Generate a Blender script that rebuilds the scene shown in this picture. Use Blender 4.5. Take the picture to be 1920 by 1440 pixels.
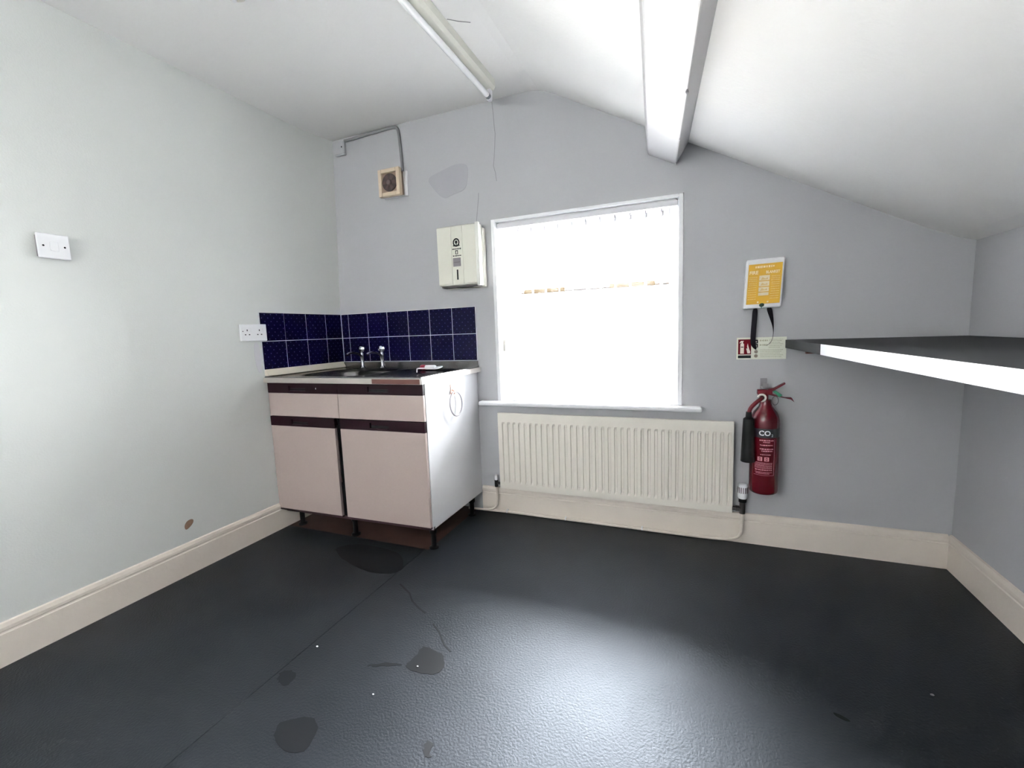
import bpy, bmesh, math, random
from mathutils import Vector, Matrix

random.seed(4)
for o in list(bpy.data.objects):
    bpy.data.objects.remove(o, do_unlink=True)
S = bpy.context.scene
COL = S.collection
PI = math.pi

# ------------------------------------------------------------------ camera
cam_data = bpy.data.cameras.new('camera')
cam = bpy.data.objects.new('camera', cam_data)
COL.objects.link(cam)
YAW, PITCH, ROLL, FPX = 0.3891, -0.1180, -0.0367, 833.535
fw = Vector((-math.sin(YAW) * math.cos(PITCH), math.cos(YAW) * math.cos(PITCH), math.sin(PITCH)))
rt = Vector((math.cos(YAW), math.sin(YAW), 0))
up = rt.cross(fw)
r2 = rt * math.cos(ROLL) + up * math.sin(ROLL)
u2 = -rt * math.sin(ROLL) + up * math.cos(ROLL)
M = Matrix((r2, u2, -fw)).transposed().to_4x4()
M.translation = Vector((2.1202, -2.2881, 1.0444))
cam.matrix_world = M
cam_data.sensor_fit = 'HORIZONTAL'
cam_data.sensor_width = 36.0
cam_data.lens = FPX / 1920 * 36.0
cam_data.clip_start = 0.02
S.camera = cam

# ------------------------------------------------------------------ light
W = bpy.data.worlds.new('overcast_sky')
S.world = W
W.use_nodes = True
nt = W.node_tree
bg = nt.nodes['Background']
bg.inputs['Color'].default_value = (0.965, 0.975, 1.0, 1)
bg.inputs['Strength'].default_value = 80.0


def portal(name, loc, rot, sx, sy):
    d = bpy.data.lights.new(name, 'AREA')
    d.shape = 'RECTANGLE'
    d.size, d.size_y = sx, sy
    d.cycles.is_portal = True
    o = bpy.data.objects.new(name, d)
    o.location = loc
    o.rotation_euler = rot
    COL.objects.link(o)


portal('window_portal', (1.58, 0.19, 1.15), (-PI / 2, 0, 0), 0.96, 0.98)
REAR = dict(x0=0.45, x1=1.65, z0=0.95, z1=1.95, y=-3.5)  # unseen opening added to let fill light into the room
portal('added_window_portal', ((REAR['x0'] + REAR['x1']) / 2, REAR['y'] - 0.12, (REAR['z0'] + REAR['z1']) / 2),
       (PI / 2, 0, 0), REAR['x1'] - REAR['x0'], REAR['z1'] - REAR['z0'])

S.view_settings.view_transform = 'Standard'
S.view_settings.look = 'None'
S.view_settings.gamma = 1.0
S.view_settings.use_curve_mapping = False
S.view_settings.exposure = 1.52


# ------------------------------------------------------------------ helpers
def lin(c):
    f = lambda v: v / 12.92 if v <= 0.04045 else ((v + 0.055) / 1.055) ** 2.4
    return tuple(f(v / 255.0) for v in c) + (1.0,)


def mat(name, rgb, rough=0.5, metal=0.0, spec=0.5, var=0.0, var_scale=6.0, bump=0.0, bump_scale=200.0, coat=0.0):
    m = bpy.data.materials.new(name)
    m.use_nodes = True
    n, l = m.node_tree.nodes, m.node_tree.links
    b = n['Principled BSDF']
    b.inputs['Base Color'].default_value = lin(rgb)
    b.inputs['Roughness'].default_value = rough
    b.inputs['Metallic'].default_value = metal
    b.inputs['Specular IOR Level'].default_value = spec
    b.inputs['Coat Weight'].default_value = coat
    tc = n.new('ShaderNodeTexCoord')
    if var > 0:
        t = n.new('ShaderNodeTexNoise')
        t.inputs['Scale'].default_value = var_scale
        t.inputs['Detail'].default_value = 6
        l.new(tc.outputs['Object'], t.inputs['Vector'])
        mx = n.new('ShaderNodeMix')
        mx.data_type = 'RGBA'
        c = lin(rgb)
        mx.inputs[6].default_value = tuple(v * (1 - var) for v in c[:3]) + (1,)
        mx.inputs[7].default_value = tuple(min(1, v * (1 + var)) for v in c[:3]) + (1,)
        l.new(t.outputs['Fac'], mx.inputs[0])
        l.new(mx.outputs[2], b.inputs['Base Color'])
    if bump > 0:
        t = n.new('ShaderNodeTexNoise')
        t.inputs['Scale'].default_value = bump_scale
        t.inputs['Detail'].default_value = 3
        l.new(tc.outputs['Object'], t.inputs['Vector'])
        bp = n.new('ShaderNodeBump')
        bp.inputs['Strength'].default_value = bump
        bp.inputs['Distance'].default_value = 0.002
        l.new(t.outputs['Fac'], bp.inputs['Height'])
        l.new(bp.outputs['Normal'], b.inputs['Normal'])
    return m


class MB:
    """collects shapes in world coordinates; build() links them as one mesh object"""

    def __init__(s):
        s.v, s.f = [], []

    def add(s, vs, fs):
        o = len(s.v)
        s.v += [Vector(v) for v in vs]
        s.f += [tuple(i + o for i in f) for f in fs]
        return s

    def box(s, x0, x1, y0, y1, z0, z1):
        vs = [(x, y, z) for x in (x0, x1) for y in (y0, y1) for z in (z0, z1)]
        return s.add(vs, [(0, 1, 3, 2), (4, 6, 7, 5), (0, 4, 5, 1), (2, 3, 7, 6), (0, 2, 6, 4), (1, 5, 7, 3)])

    def quadbox(s, a, d):
        """8-corner block: four points a and the offset d to the opposite side"""
        d = Vector(d)
        vs = [Vector(p) for p in a] + [Vector(p) + d for p in a]
        return s.add(vs, [(3, 2, 1, 0), (4, 5, 6, 7), (0, 1, 5, 4), (1, 2, 6, 5), (2, 3, 7, 6), (3, 0, 4, 7)])

    def prism(s, pts, d):
        d = Vector(d)
        n = len(pts)
        vs = [Vector(p) for p in pts] + [Vector(p) + d for p in pts]
        fs = [tuple(range(n))[::-1], tuple(range(n, 2 * n))] + [(i, (i + 1) % n, (i + 1) % n + n, i + n) for i in range(n)]
        return s.add(vs, fs)

    def lathe(s, prof, org, axis=(0, 0, 1), n=24, cap=True):
        ax = Vector(axis).normalized()
        t = Vector((1, 0, 0)) if abs(ax.x) < 0.9 else Vector((0, 1, 0))
        e1 = ax.cross(t).normalized()
        e2 = ax.cross(e1)
        org = Vector(org)
        vs, fs = [], []
        for r, h in prof:
            for k in range(n):
                a = 2 * PI * k / n
                vs.append(org + ax * h + (e1 * math.cos(a) + e2 * math.sin(a)) * r)
        for j in range(len(prof) - 1):
            for k in range(n):
                fs.append((j * n + k, j * n + (k + 1) % n, (j + 1) * n + (k + 1) % n, (j + 1) * n + k))
        if cap:
            fs.append(tuple(range(n))[::-1])
            m = (len(prof) - 1) * n
            fs.append(tuple(range(m, m + n)))
        return s.add(vs, fs)

    def cyl(s, a, b, r, n=20, r2=None):
        a, b = Vector(a), Vector(b)
        return s.lathe([(r, 0), (r if r2 is None else r2, (b - a).length)], a, b - a, n)

    def tube(s, pts, r, n=10, closed=False, smooth=0):
        P = [Vector(p) for p in pts]
        for _ in range(smooth):
            Q = []
            if not closed:
                Q.append(P[0])
            for i in range(len(P) if closed else len(P) - 1):
                a, b = P[i], P[(i + 1) % len(P)]
                Q += [a * 0.75 + b * 0.25, a * 0.25 + b * 0.75]
            if not closed:
                Q.append(P[-1])
            P = Q
        N = len(P)
        vs, fs = [], []
        prev = None
        for i in range(N):
            a = P[i - 1] if (i > 0 or closed) else P[i]
            b = P[(i + 1) % N] if (i < N - 1 or closed) else P[i]
            t = (b - a).normalized()
            if prev is None:
                h = Vector((0, 0, 1)) if abs(t.z) < 0.9 else Vector((1, 0, 0))
                e1 = t.cross(h).normalized()
            else:
                e1 = (prev - t * prev.dot(t)).normalized()
            prev = e1
            e2 = t.cross(e1)
            rr = r[i] if isinstance(r, (list, tuple)) else r
            for k in range(n):
                q = 2 * PI * k / n
                vs.append(P[i] + (e1 * math.cos(q) + e2 * math.sin(q)) * rr)
        for i in range(N if closed else N - 1):
            j = (i + 1) % N
            for k in range(n):
                fs.append((i * n + k, i * n + (k + 1) % n, j * n + (k + 1) % n, j * n + k))
        if not closed:
            fs.append(tuple(range(n))[::-1])
            fs.append(tuple(range((N - 1) * n, N * n)))
        return s.add(vs, fs)

    def ball(s, c, r, n=14, sc=(1, 1, 1)):
        m = n // 2
        vs, fs = [], []
        for j in range(1, m):
            for k in range(n):
                a, b = PI * j / m, 2 * PI * k / n
                vs.append((c[0] + r * sc[0] * math.sin(a) * math.cos(b), c[1] + r * sc[1] * math.sin(a) * math.sin(b),
                           c[2] + r * sc[2] * math.cos(a)))
        for j in range(m - 2):
            for k in range(n):
                fs.append((j * n + k, j * n + (k + 1) % n, (j + 1) * n + (k + 1) % n, (j + 1) * n + k))
        t = len(vs)
        vs += [(c[0], c[1], c[2] + r * sc[2]), (c[0], c[1], c[2] - r * sc[2])]
        for k in range(n):
            fs.append((t, (k + 1) % n, k))
            fs.append((t + 1, (m - 2) * n + k, (m - 2) * n + (k + 1) % n))
        return s.add(vs, fs)

    def map(s, fn):
        s.v = [Vector(fn(v)) for v in s.v]
        return s

    def build(s, name, material, parent=None, bevel=0.0, smooth=False, seg=2):
        root = parent
        off = Vector((0, 0, 0))
        while root is not None:
            off += root.location
            root = root.parent
        me = bpy.data.meshes.new(name)
        me.from_pydata([tuple(v - off) for v in s.v], [], s.f)
        me.update()
        bm = bmesh.new()
        bm.from_mesh(me)
        bmesh.ops.recalc_face_normals(bm, faces=bm.faces)
        bm.to_mesh(me)
        bm.free()
        me.materials.append(material)
        o = bpy.data.objects.new(name, me)
        COL.objects.link(o)
        if parent is not None:
            o.parent = parent
        if bevel > 0:
            md = o.modifiers.new('bevel', 'BEVEL')
            md.width = bevel
            md.segments = seg
            md.limit_method = 'ANGLE'
            md.angle_limit = math.radians(40)
            md.harden_normals = False
        if smooth:
            me.polygons.foreach_set('use_smooth', [True] * len(me.polygons))
            try:
                me.set_sharp_from_angle(angle=math.radians(42))
            except Exception:
                pass
        return o


def tag(o, label=None, cat=None, group=None, kind=None):
    if label:
        o['label'] = label
    if cat:
        o['category'] = cat
    if group:
        o['group'] = group
    if kind:
        o['kind'] = kind
    return o


def thing(name, loc, label, cat, group=None):
    o = bpy.data.objects.new(name, None)
    o.empty_display_size = 0.05
    o.location = loc
    COL.objects.link(o)
    return tag(o, label, cat, group)


def text_shape(body, size, depth=0.0006, align='LEFT', space=1.0, bold=0.0):
    """vertices (x right, z up, y depth towards -y) and faces of a word in the built-in font"""
    c = bpy.data.curves.new('lettering', 'FONT')
    c.body = body
    c.size = size
    c.extrude = depth / 2
    c.align_x = align
    c.resolution_u = 3
    c.offset = bold
    c.space_character = space
    o = bpy.data.objects.new('lettering', c)
    me = bpy.data.meshes.new_from_object(o)
    vs = [Vector((v.co.x, -v.co.z, v.co.y)) for v in me.vertices]
    fs = [tuple(p.vertices) for p in me.polygons]
    bpy.data.objects.remove(o)
    bpy.data.curves.remove(c)
    bpy.data.meshes.remove(me)
    return vs, fs


# ------------------------------------------------------------------ materials
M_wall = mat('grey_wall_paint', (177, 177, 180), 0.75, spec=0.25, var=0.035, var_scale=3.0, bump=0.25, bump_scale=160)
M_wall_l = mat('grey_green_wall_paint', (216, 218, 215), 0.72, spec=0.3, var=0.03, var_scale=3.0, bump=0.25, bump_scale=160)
M_ceil = mat('white_ceiling_paint', (246, 245, 243), 0.8, spec=0.2, var=0.02, var_scale=2.5, bump=0.3, bump_scale=70)
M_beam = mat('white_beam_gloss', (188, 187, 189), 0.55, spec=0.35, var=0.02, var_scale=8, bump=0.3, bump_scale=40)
M_skirt = mat('cream_gloss_paint', (226, 216, 205), 0.42, spec=0.45, var=0.05, var_scale=9, bump=0.25, bump_scale=60)
M_frame = mat('white_window_paint', (242, 242, 244), 0.4, spec=0.4)
M_white = mat('white_plastic', (240, 240, 242), 0.35, spec=0.45)
M_cream = mat('cream_plastic', (226, 224, 212), 0.45, spec=0.4)
M_black = mat('black_plastic', (9, 9, 11), 0.5, spec=0.25)
M_dark = mat('dark_cavity', (22, 20, 22), 0.8, spec=0.2)
M_chrome = mat('chrome', (150, 150, 155), 0.12, metal=1.0)
M_steel = mat('stainless_steel', (128, 126, 126), 0.24, metal=1.0, bump=0.08, bump_scale=300)
M_crack = mat('crack_grey', (140, 139, 142), 0.9, spec=0.1)  # flat dark grey for the plaster cracks and a paint chip
M_grout = mat('white_grout', (206, 206, 212), 0.8, spec=0.2)
M_wood = mat('bare_wood', (64, 43, 38), 0.75, spec=0.25, var=0.25, var_scale=14)


def vinyl_material():
    m = bpy.data.materials.new('charcoal_vinyl')
    m.use_nodes = True
    n, l = m.node_tree.nodes, m.node_tree.links
    b = n['Principled BSDF']
    tc = n.new('ShaderNodeTexCoord')
    t = n.new('ShaderNodeTexNoise')
    t.inputs['Scale'].default_value = 5
    t.inputs['Detail'].default_value = 8
    l.new(tc.outputs['Object'], t.inputs['Vector'])
    r = n.new('ShaderNodeValToRGB')
    r.color_ramp.elements[0].position = 0.35
    r.color_ramp.elements[0].color = lin((15, 16, 18))
    r.color_ramp.elements[1].position = 0.7
    r.color_ramp.elements[1].color = lin((21, 22, 25))
    l.new(t.outputs['Fac'], r.inputs['Fac'])
    l.new(r.outputs['Color'], b.inputs['Base Color'])
    # worn patches change the gloss a little
    t2 = n.new('ShaderNodeTexNoise')
    t2.inputs['Scale'].default_value = 2.2
    t2.inputs['Detail'].default_value = 5
    l.new(tc.outputs['Object'], t2.inputs['Vector'])
    mr = n.new('ShaderNodeMapRange')
    mr.inputs['From Min'].default_value = 0.3
    mr.inputs['From Max'].default_value = 0.7
    mr.inputs['To Min'].default_value = 0.50
    mr.inputs['To Max'].default_value = 0.58
    l.new(t2.outputs['Fac'], mr.inputs['Value'])
    l.new(mr.outputs['Result'], b.inputs['Roughness'])
    b.inputs['Specular IOR Level'].default_value = 0.42
    b.inputs['Specular Tint'].default_value = (0.76, 0.86, 1.0, 1)
    # pebbled emboss
    v = n.new('ShaderNodeTexNoise')
    v.inputs['Scale'].default_value = 150
    v.inputs['Detail'].default_value = 2
    l.new(tc.outputs['Object'], v.inputs['Vector'])
    bp = n.new('ShaderNodeBump')
    bp.inputs['Strength'].default_value = 0.6
    bp.inputs['Distance'].default_value = 0.0018
    l.new(v.outputs['Fac'], bp.inputs['Height'])
    l.new(bp.outputs['Normal'], b.inputs['Normal'])
    return m


M_vinyl = vinyl_material()
M_stain_shade = mat('dull_floor_stain_shade', (11, 12, 17), 0.54, spec=0.24)  # serves the floor marks, scratches and one painted shadow
M_burn = mat('black_scuff', (10, 10, 11), 0.7, spec=0.2)


def tile_material():
    m = bpy.data.materials.new('navy_dotted_tile')
    m.use_nodes = True
    n, l = m.node_tree.nodes, m.node_tree.links
    b = n['Principled BSDF']
    tc = n.new('ShaderNodeTexCoord')
    sep = n.new('ShaderNodeSeparateXYZ')
    l.new(tc.outputs['Object'], sep.inputs[0])

    def mth(op, a, bb=None):
        q = n.new('ShaderNodeMath')
        q.operation = op
        for i, s in enumerate((a, bb)):
            if s is None:
                continue
            if isinstance(s, (int, float)):
                q.inputs[i].default_value = s
            else:
                l.new(s, q.inputs[i])
        return q.outputs[0]

    P = 0.0375
    ds = []
    for off in (0.25, 0.75):
        fx = mth('SUBTRACT', mth('FRACT', mth('ADD', mth('DIVIDE', sep.outputs['X'], P), off)), 0.5)
        fz = mth('SUBTRACT', mth('FRACT', mth('ADD', mth('DIVIDE', sep.outputs['Z'], P), off)), 0.5)
        ds.append(mth('SQRT', mth('ADD', mth('MULTIPLY', fx, fx), mth('MULTIPLY', fz, fz))))
    d = mth('MINIMUM', ds[0], ds[1])
    dot = mth('LESS_THAN', d, 0.085)
    mx = n.new('ShaderNodeMix')
    mx.data_type = 'RGBA'
    l.new(dot, mx.inputs[0])
    mx.inputs[6].default_value = lin((7, 5, 36))
    mx.inputs[7].default_value = lin((50, 51, 84))
    l.new(mx.outputs[2], b.inputs['Base Color'])
    b.inputs['Roughness'].default_value = 0.16
    b.inputs['Specular IOR Level'].default_value = 0.1
    return m


M_tile = tile_material()


def sheer_material():
    m = bpy.data.materials.new('sheer_blind_fabric')
    m.use_nodes = True
    n, l = m.node_tree.nodes, m.node_tree.links
    n.remove(n['Principled BSDF'])
    out = n['Material Output']
    d = n.new('ShaderNodeBsdfDiffuse')
    d.inputs['Color'].default_value = (0.85, 0.85, 0.86, 1)
    t = n.new('ShaderNodeBsdfTranslucent')
    t.inputs['Color'].default_value = (0.85, 0.86, 0.88, 1)
    tr = n.new('ShaderNodeBsdfTransparent')
    a = n.new('ShaderNodeMixShader')
    a.inputs[0].default_value = 0.75
    l.new(d.outputs[0], a.inputs[1])
    l.new(t.outputs[0], a.inputs[2])
    c = n.new('ShaderNodeMixShader')
    c.inputs[0].default_value = 0.3
    l.new(a.outputs[0], c.inputs[1])
    l.new(tr.outputs[0], c.inputs[2])
    l.new(c.outputs[0], out.inputs['Surface'])
    return m


M_sheer = sheer_material()


def clear_material(name, tint, rough=0.02, amount=None):
    m = bpy.data.materials.new(name)
    m.use_nodes = True
    n, l = m.node_tree.nodes, m.node_tree.links
    n.remove(n['Principled BSDF'])
    out = n['Material Output']
    tr = n.new('ShaderNodeBsdfTransparent')
    tr.inputs['Color'].default_value = tint
    g = n.new('ShaderNodeBsdfGlossy')
    g.inputs['Roughness'].default_value = rough
    mx = n.new('ShaderNodeMixShader')
    if amount is None:
        f = n.new('ShaderNodeFresnel')
        f.inputs['IOR'].default_value = 1.45
        l.new(f.outputs[0], mx.inputs[0])
    else:
        mx.inputs[0].default_value = amount
    l.new(tr.outputs[0], mx.inputs[1])
    l.new(g.outputs[0], mx.inputs[2])
    l.new(mx.outputs[0], out.inputs['Surface'])
    return m


M_glass = clear_material('window_glass', (0.97, 0.98, 0.98, 1))
M_acrylic = clear_material('clear_acrylic', (0.8, 0.82, 0.84, 1), 0.08, 0.45)

# ------------------------------------------------------------------ room shell
RW = 3.116
YR = REAR['y']
PROFILE = [(-0.2, 2.247), (1.28, 2.253), (1.34, 2.251), (1.385, 2.243), (1.425, 2.228), (1.475, 2.203), (1.909, 1.965),
           (2.75, 1.504), (2.95, 1.396), (3.05, 1.347), (3.116, 1.325), (3.30, 1.235)]


def ceil_z(x):
    for (a, b), (c, d) in zip(PROFILE, PROFILE[1:]):
        if a <= x <= c:
            return b + (d - b) * (x - a) / (c - a)
    return PROFILE[-1][1]


def struct(o, label, cat):
    return tag(o, label, cat, kind='structure')


pts = [(x, YR - 0.2, z) for x, z in PROFILE] + [(x, YR - 0.2, z + 0.12) for x, z in PROFILE[::-1]]
ceiling = struct(MB().prism(pts, (0, -YR + 0.4, 0)).build('ceiling', M_ceil),
                 'white plaster ceiling, level on the left and sloping down to the right', 'ceiling')


def gable(y0, y1, hole, name, material):
    """wall in the x-z plane under the ceiling profile, with a rectangular hole"""
    xs = sorted(set([-0.2, 3.3, hole[0], hole[1]] + [p[0] for p in PROFILE]))
    mb = MB()
    for a, b in zip(xs, xs[1:]):
        za, zb = ceil_z(a), ceil_z(b)
        spans = [((0, 0), (za, zb))]
        if hole[0] - 1e-6 <= a and b <= hole[1] + 1e-6:
            spans = [((0, 0), (hole[2], hole[2])), ((hole[3], hole[3]), (za, zb))]
        for (la, lb), (ha, hb) in spans:
            mb.add([(a, y0, la), (b, y0, lb), (b, y0, hb), (a, y0, ha)], [(0, 1, 2, 3)])
    me = bpy.data.meshes.new(name)
    me.from_pydata([tuple(v) for v in mb.v], [], mb.f)
    bm = bmesh.new()
    bm.from_mesh(me)
    bmesh.ops.remove_doubles(bm, verts=bm.verts, dist=1e-5)
    r = bmesh.ops.extrude_face_region(bm, geom=list(bm.faces))
    bmesh.ops.translate(bm, verts=[g for g in r['geom'] if isinstance(g, bmesh.types.BMVert)], vec=(0, y1 - y0, 0))
    bmesh.ops.recalc_face_normals(bm, faces=bm.faces)
    bm.to_mesh(me)
    bm.free()
    me.materials.append(material)
    o = bpy.data.objects.new(name, me)
    COL.objects.link(o)
    return o


WX0, WX1, WZ0, WZ1 = 1.092, 2.073, 0.656, 1.650
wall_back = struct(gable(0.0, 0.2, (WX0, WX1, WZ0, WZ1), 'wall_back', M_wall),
                   'grey painted gable wall with the window in it', 'wall')
wall_rear = struct(gable(YR, YR - 0.2, (REAR['x0'], REAR['x1'], REAR['z0'], REAR['z1']), 'wall_rear', M_wall),
                   'grey painted wall behind the camera with a window opening added for fill light', 'wall')


def left_wall():
    ny, nz = 40, 24
    mb = MB()
    vs, fs = [], []
    for i in range(ny + 1):
        y = YR + (0 - YR) * (i / ny) ** 0.6
        for j in range(nz + 1):
            z = 2.25 * j / nz
            t = max(0, 1 + y / 0.35)
            x = 0.045 * max(0, (z - 1.22) / 1.03) * t * t
            vs.append((x, y, z))
    for i in range(ny):
        for j in range(nz):
            a = i * (nz + 1) + j
            fs.append((a, a + 1, a + nz + 2, a + nz + 1))
    mb.add(vs, fs)
    mb.box(-0.2, -0.002, YR, 0.0, 0, 2.25)
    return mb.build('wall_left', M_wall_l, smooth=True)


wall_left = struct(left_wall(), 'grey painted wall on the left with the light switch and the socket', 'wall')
wall_right = struct(MB().prism([(RW, YR, 0), (RW + 0.184, YR, 0), (RW + 0.184, YR, 1.235), (RW, YR, 1.325)], (0, -YR, 0))
                    .build('wall_right', M_wall), 'low grey painted wall on the right behind the shelf', 'wall')
floor = struct(MB().box(-0.2, 3.3, YR - 0.2, 0.2, -0.12, -0.004).build('floor', M_wood),
               'charcoal vinyl floor with a seam, bare boards showing under the sink unit', 'floor')
SEAM = 0.913
CUTX, CUTY = 0.935, -0.545
vs1 = [(0, YR, -0.004), (SEAM - 0.0012, YR, -0.004), (SEAM - 0.0012, CUTY, -0.004), (0, CUTY, -0.004)]
MB().prism(vs1, (0, 0, 0.004)).build('vinyl_sheet', M_vinyl, floor)
vs2 = [(SEAM + 0.0012, YR, -0.004), (RW, YR, -0.004), (RW, 0, -0.004), (CUTX, 0, -0.004), (CUTX, CUTY, -0.004),
       (SEAM + 0.0012, CUTY, -0.004)]
MB().prism(vs2, (0, 0, 0.004)).build('vinyl_sheet', M_vinyl, floor)


def blob(name, pts, material, parent, h=0.0005, nrm=(0, 0, 1), label=None):
    """small flat mark with a rounded outline, lying on a surface"""
    P = [Vector(p) for p in pts]
    for _ in range(2):
        Q = []
        for i in range(len(P)):
            a, b = P[i], P[(i + 1) % len(P)]
            Q += [a * 0.75 + b * 0.25, a * 0.25 + b * 0.75]
        P = Q
    if material is M_stain_shade:
        P = [p + Vector((random.uniform(-1, 1), random.uniform(-1, 1), 0)) * 0.0035 for p in P]
    o = MB().prism([p + Vector(nrm) * 0.0001 for p in P], Vector(nrm) * h).build(name, material, parent)
    if label:
        o['label'] = label
    return o


# marks on the vinyl, the last one a painted shadow
blob('stain_or_shade', [(1.285, -1.125, 0), (1.30, -1.13, 0), (1.36, -1.135, 0), (1.395, -1.17, 0), (1.405, -1.21, 0), (1.375, -1.235, 0),
               (1.31, -1.235, 0), (1.275, -1.225, 0), (1.29, -1.19, 0)], M_stain_shade, floor, label='dark dried spill patch')
blob('stain_or_shade', [(1.275, -1.225, 0), (1.25, -1.24, 0), (1.21, -1.255, 0), (1.17, -1.268, 0), (1.165, -1.258, 0), (1.2, -1.245, 0),
               (1.24, -1.225, 0)], M_stain_shade, floor)
blob('stain_or_shade', [(0.92, -1.375, 0), (0.955, -1.36, 0), (0.985, -1.38, 0), (0.99, -1.42, 0), (0.96, -1.42, 0), (0.93, -1.405, 0)],
     M_stain_shade, floor)
blob('stain_or_shade', [(1.49, -1.42, 0), (1.515, -1.425, 0), (1.51, -1.445, 0), (1.53, -1.46, 0), (1.515, -1.47, 0), (1.495, -1.45, 0)],
     M_stain_shade, floor)
blob('stain_or_shade', [(1.07, -1.51, 0), (1.16, -1.47, 0), (1.20, -1.50, 0), (1.22, -1.57, 0), (1.15, -1.58, 0), (1.1, -1.56, 0)],
     M_stain_shade, floor)
blob('stain_or_shade', [(2.475, -0.978, 0), (2.495, -0.982, 0), (2.515, -0.997, 0), (2.50, -1.001, 0), (2.48, -0.992, 0)], M_burn, floor,
     label='small black burn mark')
blob('stain_or_shade', [(0.55, -0.60, 0), (0.80, -0.60, 0), (0.93, -0.72, 0), (0.89, -0.80, 0), (0.76, -0.81, 0), (0.60, -0.76, 0), (0.45, -0.68, 0)],
     M_stain_shade, floor, label='painted shadow patch in front of the sink unit')  # shadow of the unit from the window light, put into the floor colour


def ribbon(name, pts, w, nrm, material, parent, h=0.0006):
    P = [Vector(p) for p in pts]
    nv = Vector(nrm)
    mb = MB()
    L, R = [], []
    for i, p in enumerate(P):
        a, b = P[max(0, i - 1)], P[min(len(P) - 1, i + 1)]
        s = (b - a).normalized().cross(nv) * (w / 2)
        L.append(p + s + nv * 0.0001)
        R.append(p - s + nv * 0.0001)
    for i in range(len(P) - 1):
        mb.quadbox([L[i], L[i + 1], R[i + 1], R[i]], nv * h)
    return mb.build(name, material, parent)


ribbon('scratch', [(0.981, -0.841, 0), (1.06, -0.885, 0), (1.10, -0.925, 0), (1.15, -0.955, 0), (1.195, -0.975, 0)], 0.007, (0, 0, 1), M_stain_shade, floor)
ribbon('scratch', [(1.256, -1.019, 0), (1.30, -1.05, 0), (1.35, -1.10, 0), (1.388, -1.122, 0)], 0.006, (0, 0, 1), M_stain_shade, floor)
# cracks and repairs in the back wall
NY = (0, -1, 0)
ribbon('crack', [(1.126, 0, 2.245), (1.131, 0, 2.19), (1.134, 0, 2.13), (1.138, 0, 2.085), (1.134, 0, 2.03), (1.128, 0, 1.97), (1.121, 0, 1.925),
                 (1.131, 0, 1.89), (1.136, 0, 1.845)], 0.0026, NY, M_crack, wall_back)
ribbon('crack', [(1.026, 0, 1.80), (1.024, 0, 1.769), (1.015, 0, 1.71), (1.006, 0, 1.655)], 0.0026, NY, M_crack, wall_back)
M_patch = mat('filler_patch_paint', (168, 167, 172), 0.72, spec=0.25, var=0.02)
blob('filler_patch', [(0.70, 0, 1.925), (0.745, 0, 1.86), (0.805, 0, 1.795), (0.87, 0, 1.815), (0.95, 0, 1.828), (0.965, 0, 1.89), (0.97, 0, 1.96),
                      (0.90, 0, 1.975), (0.80, 0, 1.95)], M_patch, wall_back, 0.0012, NY)
M_filler = mat('white_filler', (216, 214, 218), 0.8, spec=0.2)
M_brown = mat('brown_wall_stain', (138, 112, 96), 0.85, spec=0.2, var=0.15, var_scale=60)
blob('stain_or_shade', [(0, -1.035, 0.238), (0, -1.045, 0.246), (0, -1.065, 0.243), (0, -1.078, 0.225), (0, -1.075, 0.205), (0, -1.062, 0.206), (0, -1.04, 0.222)],
     M_brown, wall_left, 0.0006, (1, 0, 0), label='small brown scuffed patch above the skirting board')
blob('filler_patch', [(0, -0.612, 1.035), (0, -0.645, 1.03), (0, -0.64, 0.90), (0, -0.612, 0.86), (0, -0.604, 0.95)], M_filler, wall_left, 0.001, (1, 0, 0))
# fine cracks in the ceiling
ribbon('crack', [(1.224, -0.629, 2.252), (1.259, -0.599, 2.252), (1.298, -0.574, 2.252)], 0.003, (0, 0, -1), M_crack, ceiling)


# skirting boards
def skirting(name, a, b, inward, label):
    """profile swept from a to b on the floor; inward is the unit vector into the room"""
    prof = [(0, 0), (0.013, 0), (0.013, 0.108), (0.010, 0.111), (0.010, 0.116), (0.012, 0.119), (0.012, 0.130), (0.007, 0.143), (0, 0.146)]
    iv = Vector(inward)
    a, b = Vector(a), Vector(b)
    o = MB().prism([a + iv * t + Vector((0, 0, h)) for t, h in prof], b - a).build(name, M_skirt)
    return struct(o, label, 'skirting board')


skirting('baseboard_left', (0, YR, 0), (0, 0, 0), (1, 0, 0), 'cream moulded skirting board along the left wall')
skirting('baseboard_back', (0.973, 0, 0), (RW - 0.013, 0, 0), (0, -1, 0), 'cream moulded skirting board under the radiator')
skirting('baseboard_right', (RW, YR, 0), (RW, 0, 0), (-1, 0, 0), 'cream moulded skirting board along the low right wall')

# sloping roof beam under the ceiling
k = -YR - 0.02
b0 = [(1.900, 0.0, 1.985), (1.914, 0.0, 1.842), (2.037, 0.0, 1.778), (2.100, 0.0, 1.885)]
sk = 0.078
b1 = [(x + sk * k, -k, z - 0.547 * sk * k) for x, y, z in b0]
mb = MB()
mb.add(b0 + b1, [(0, 1, 2, 3), (7, 6, 5, 4), (0, 4, 5, 1), (1, 5, 6, 2), (2, 6, 7, 3), (3, 7, 4, 0)])
beam = struct(mb.build('trim_1', M_beam, bevel=0.006), 'white painted roof beam running under the sloping ceiling', 'beam')
for yy, ln in ((-0.02, 0.02), (-0.33, 0.012), (-0.74, 0.02)):
    q = Vector((2.037 + sk * -yy, yy, 1.778 - 0.547 * sk * -yy))
    MB().ball(q, ln, 8, (0.25, 0.7, 0.3)).build('chipped_paint', M_crack if yy == -0.74 else M_beam, beam, smooth=True)

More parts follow.
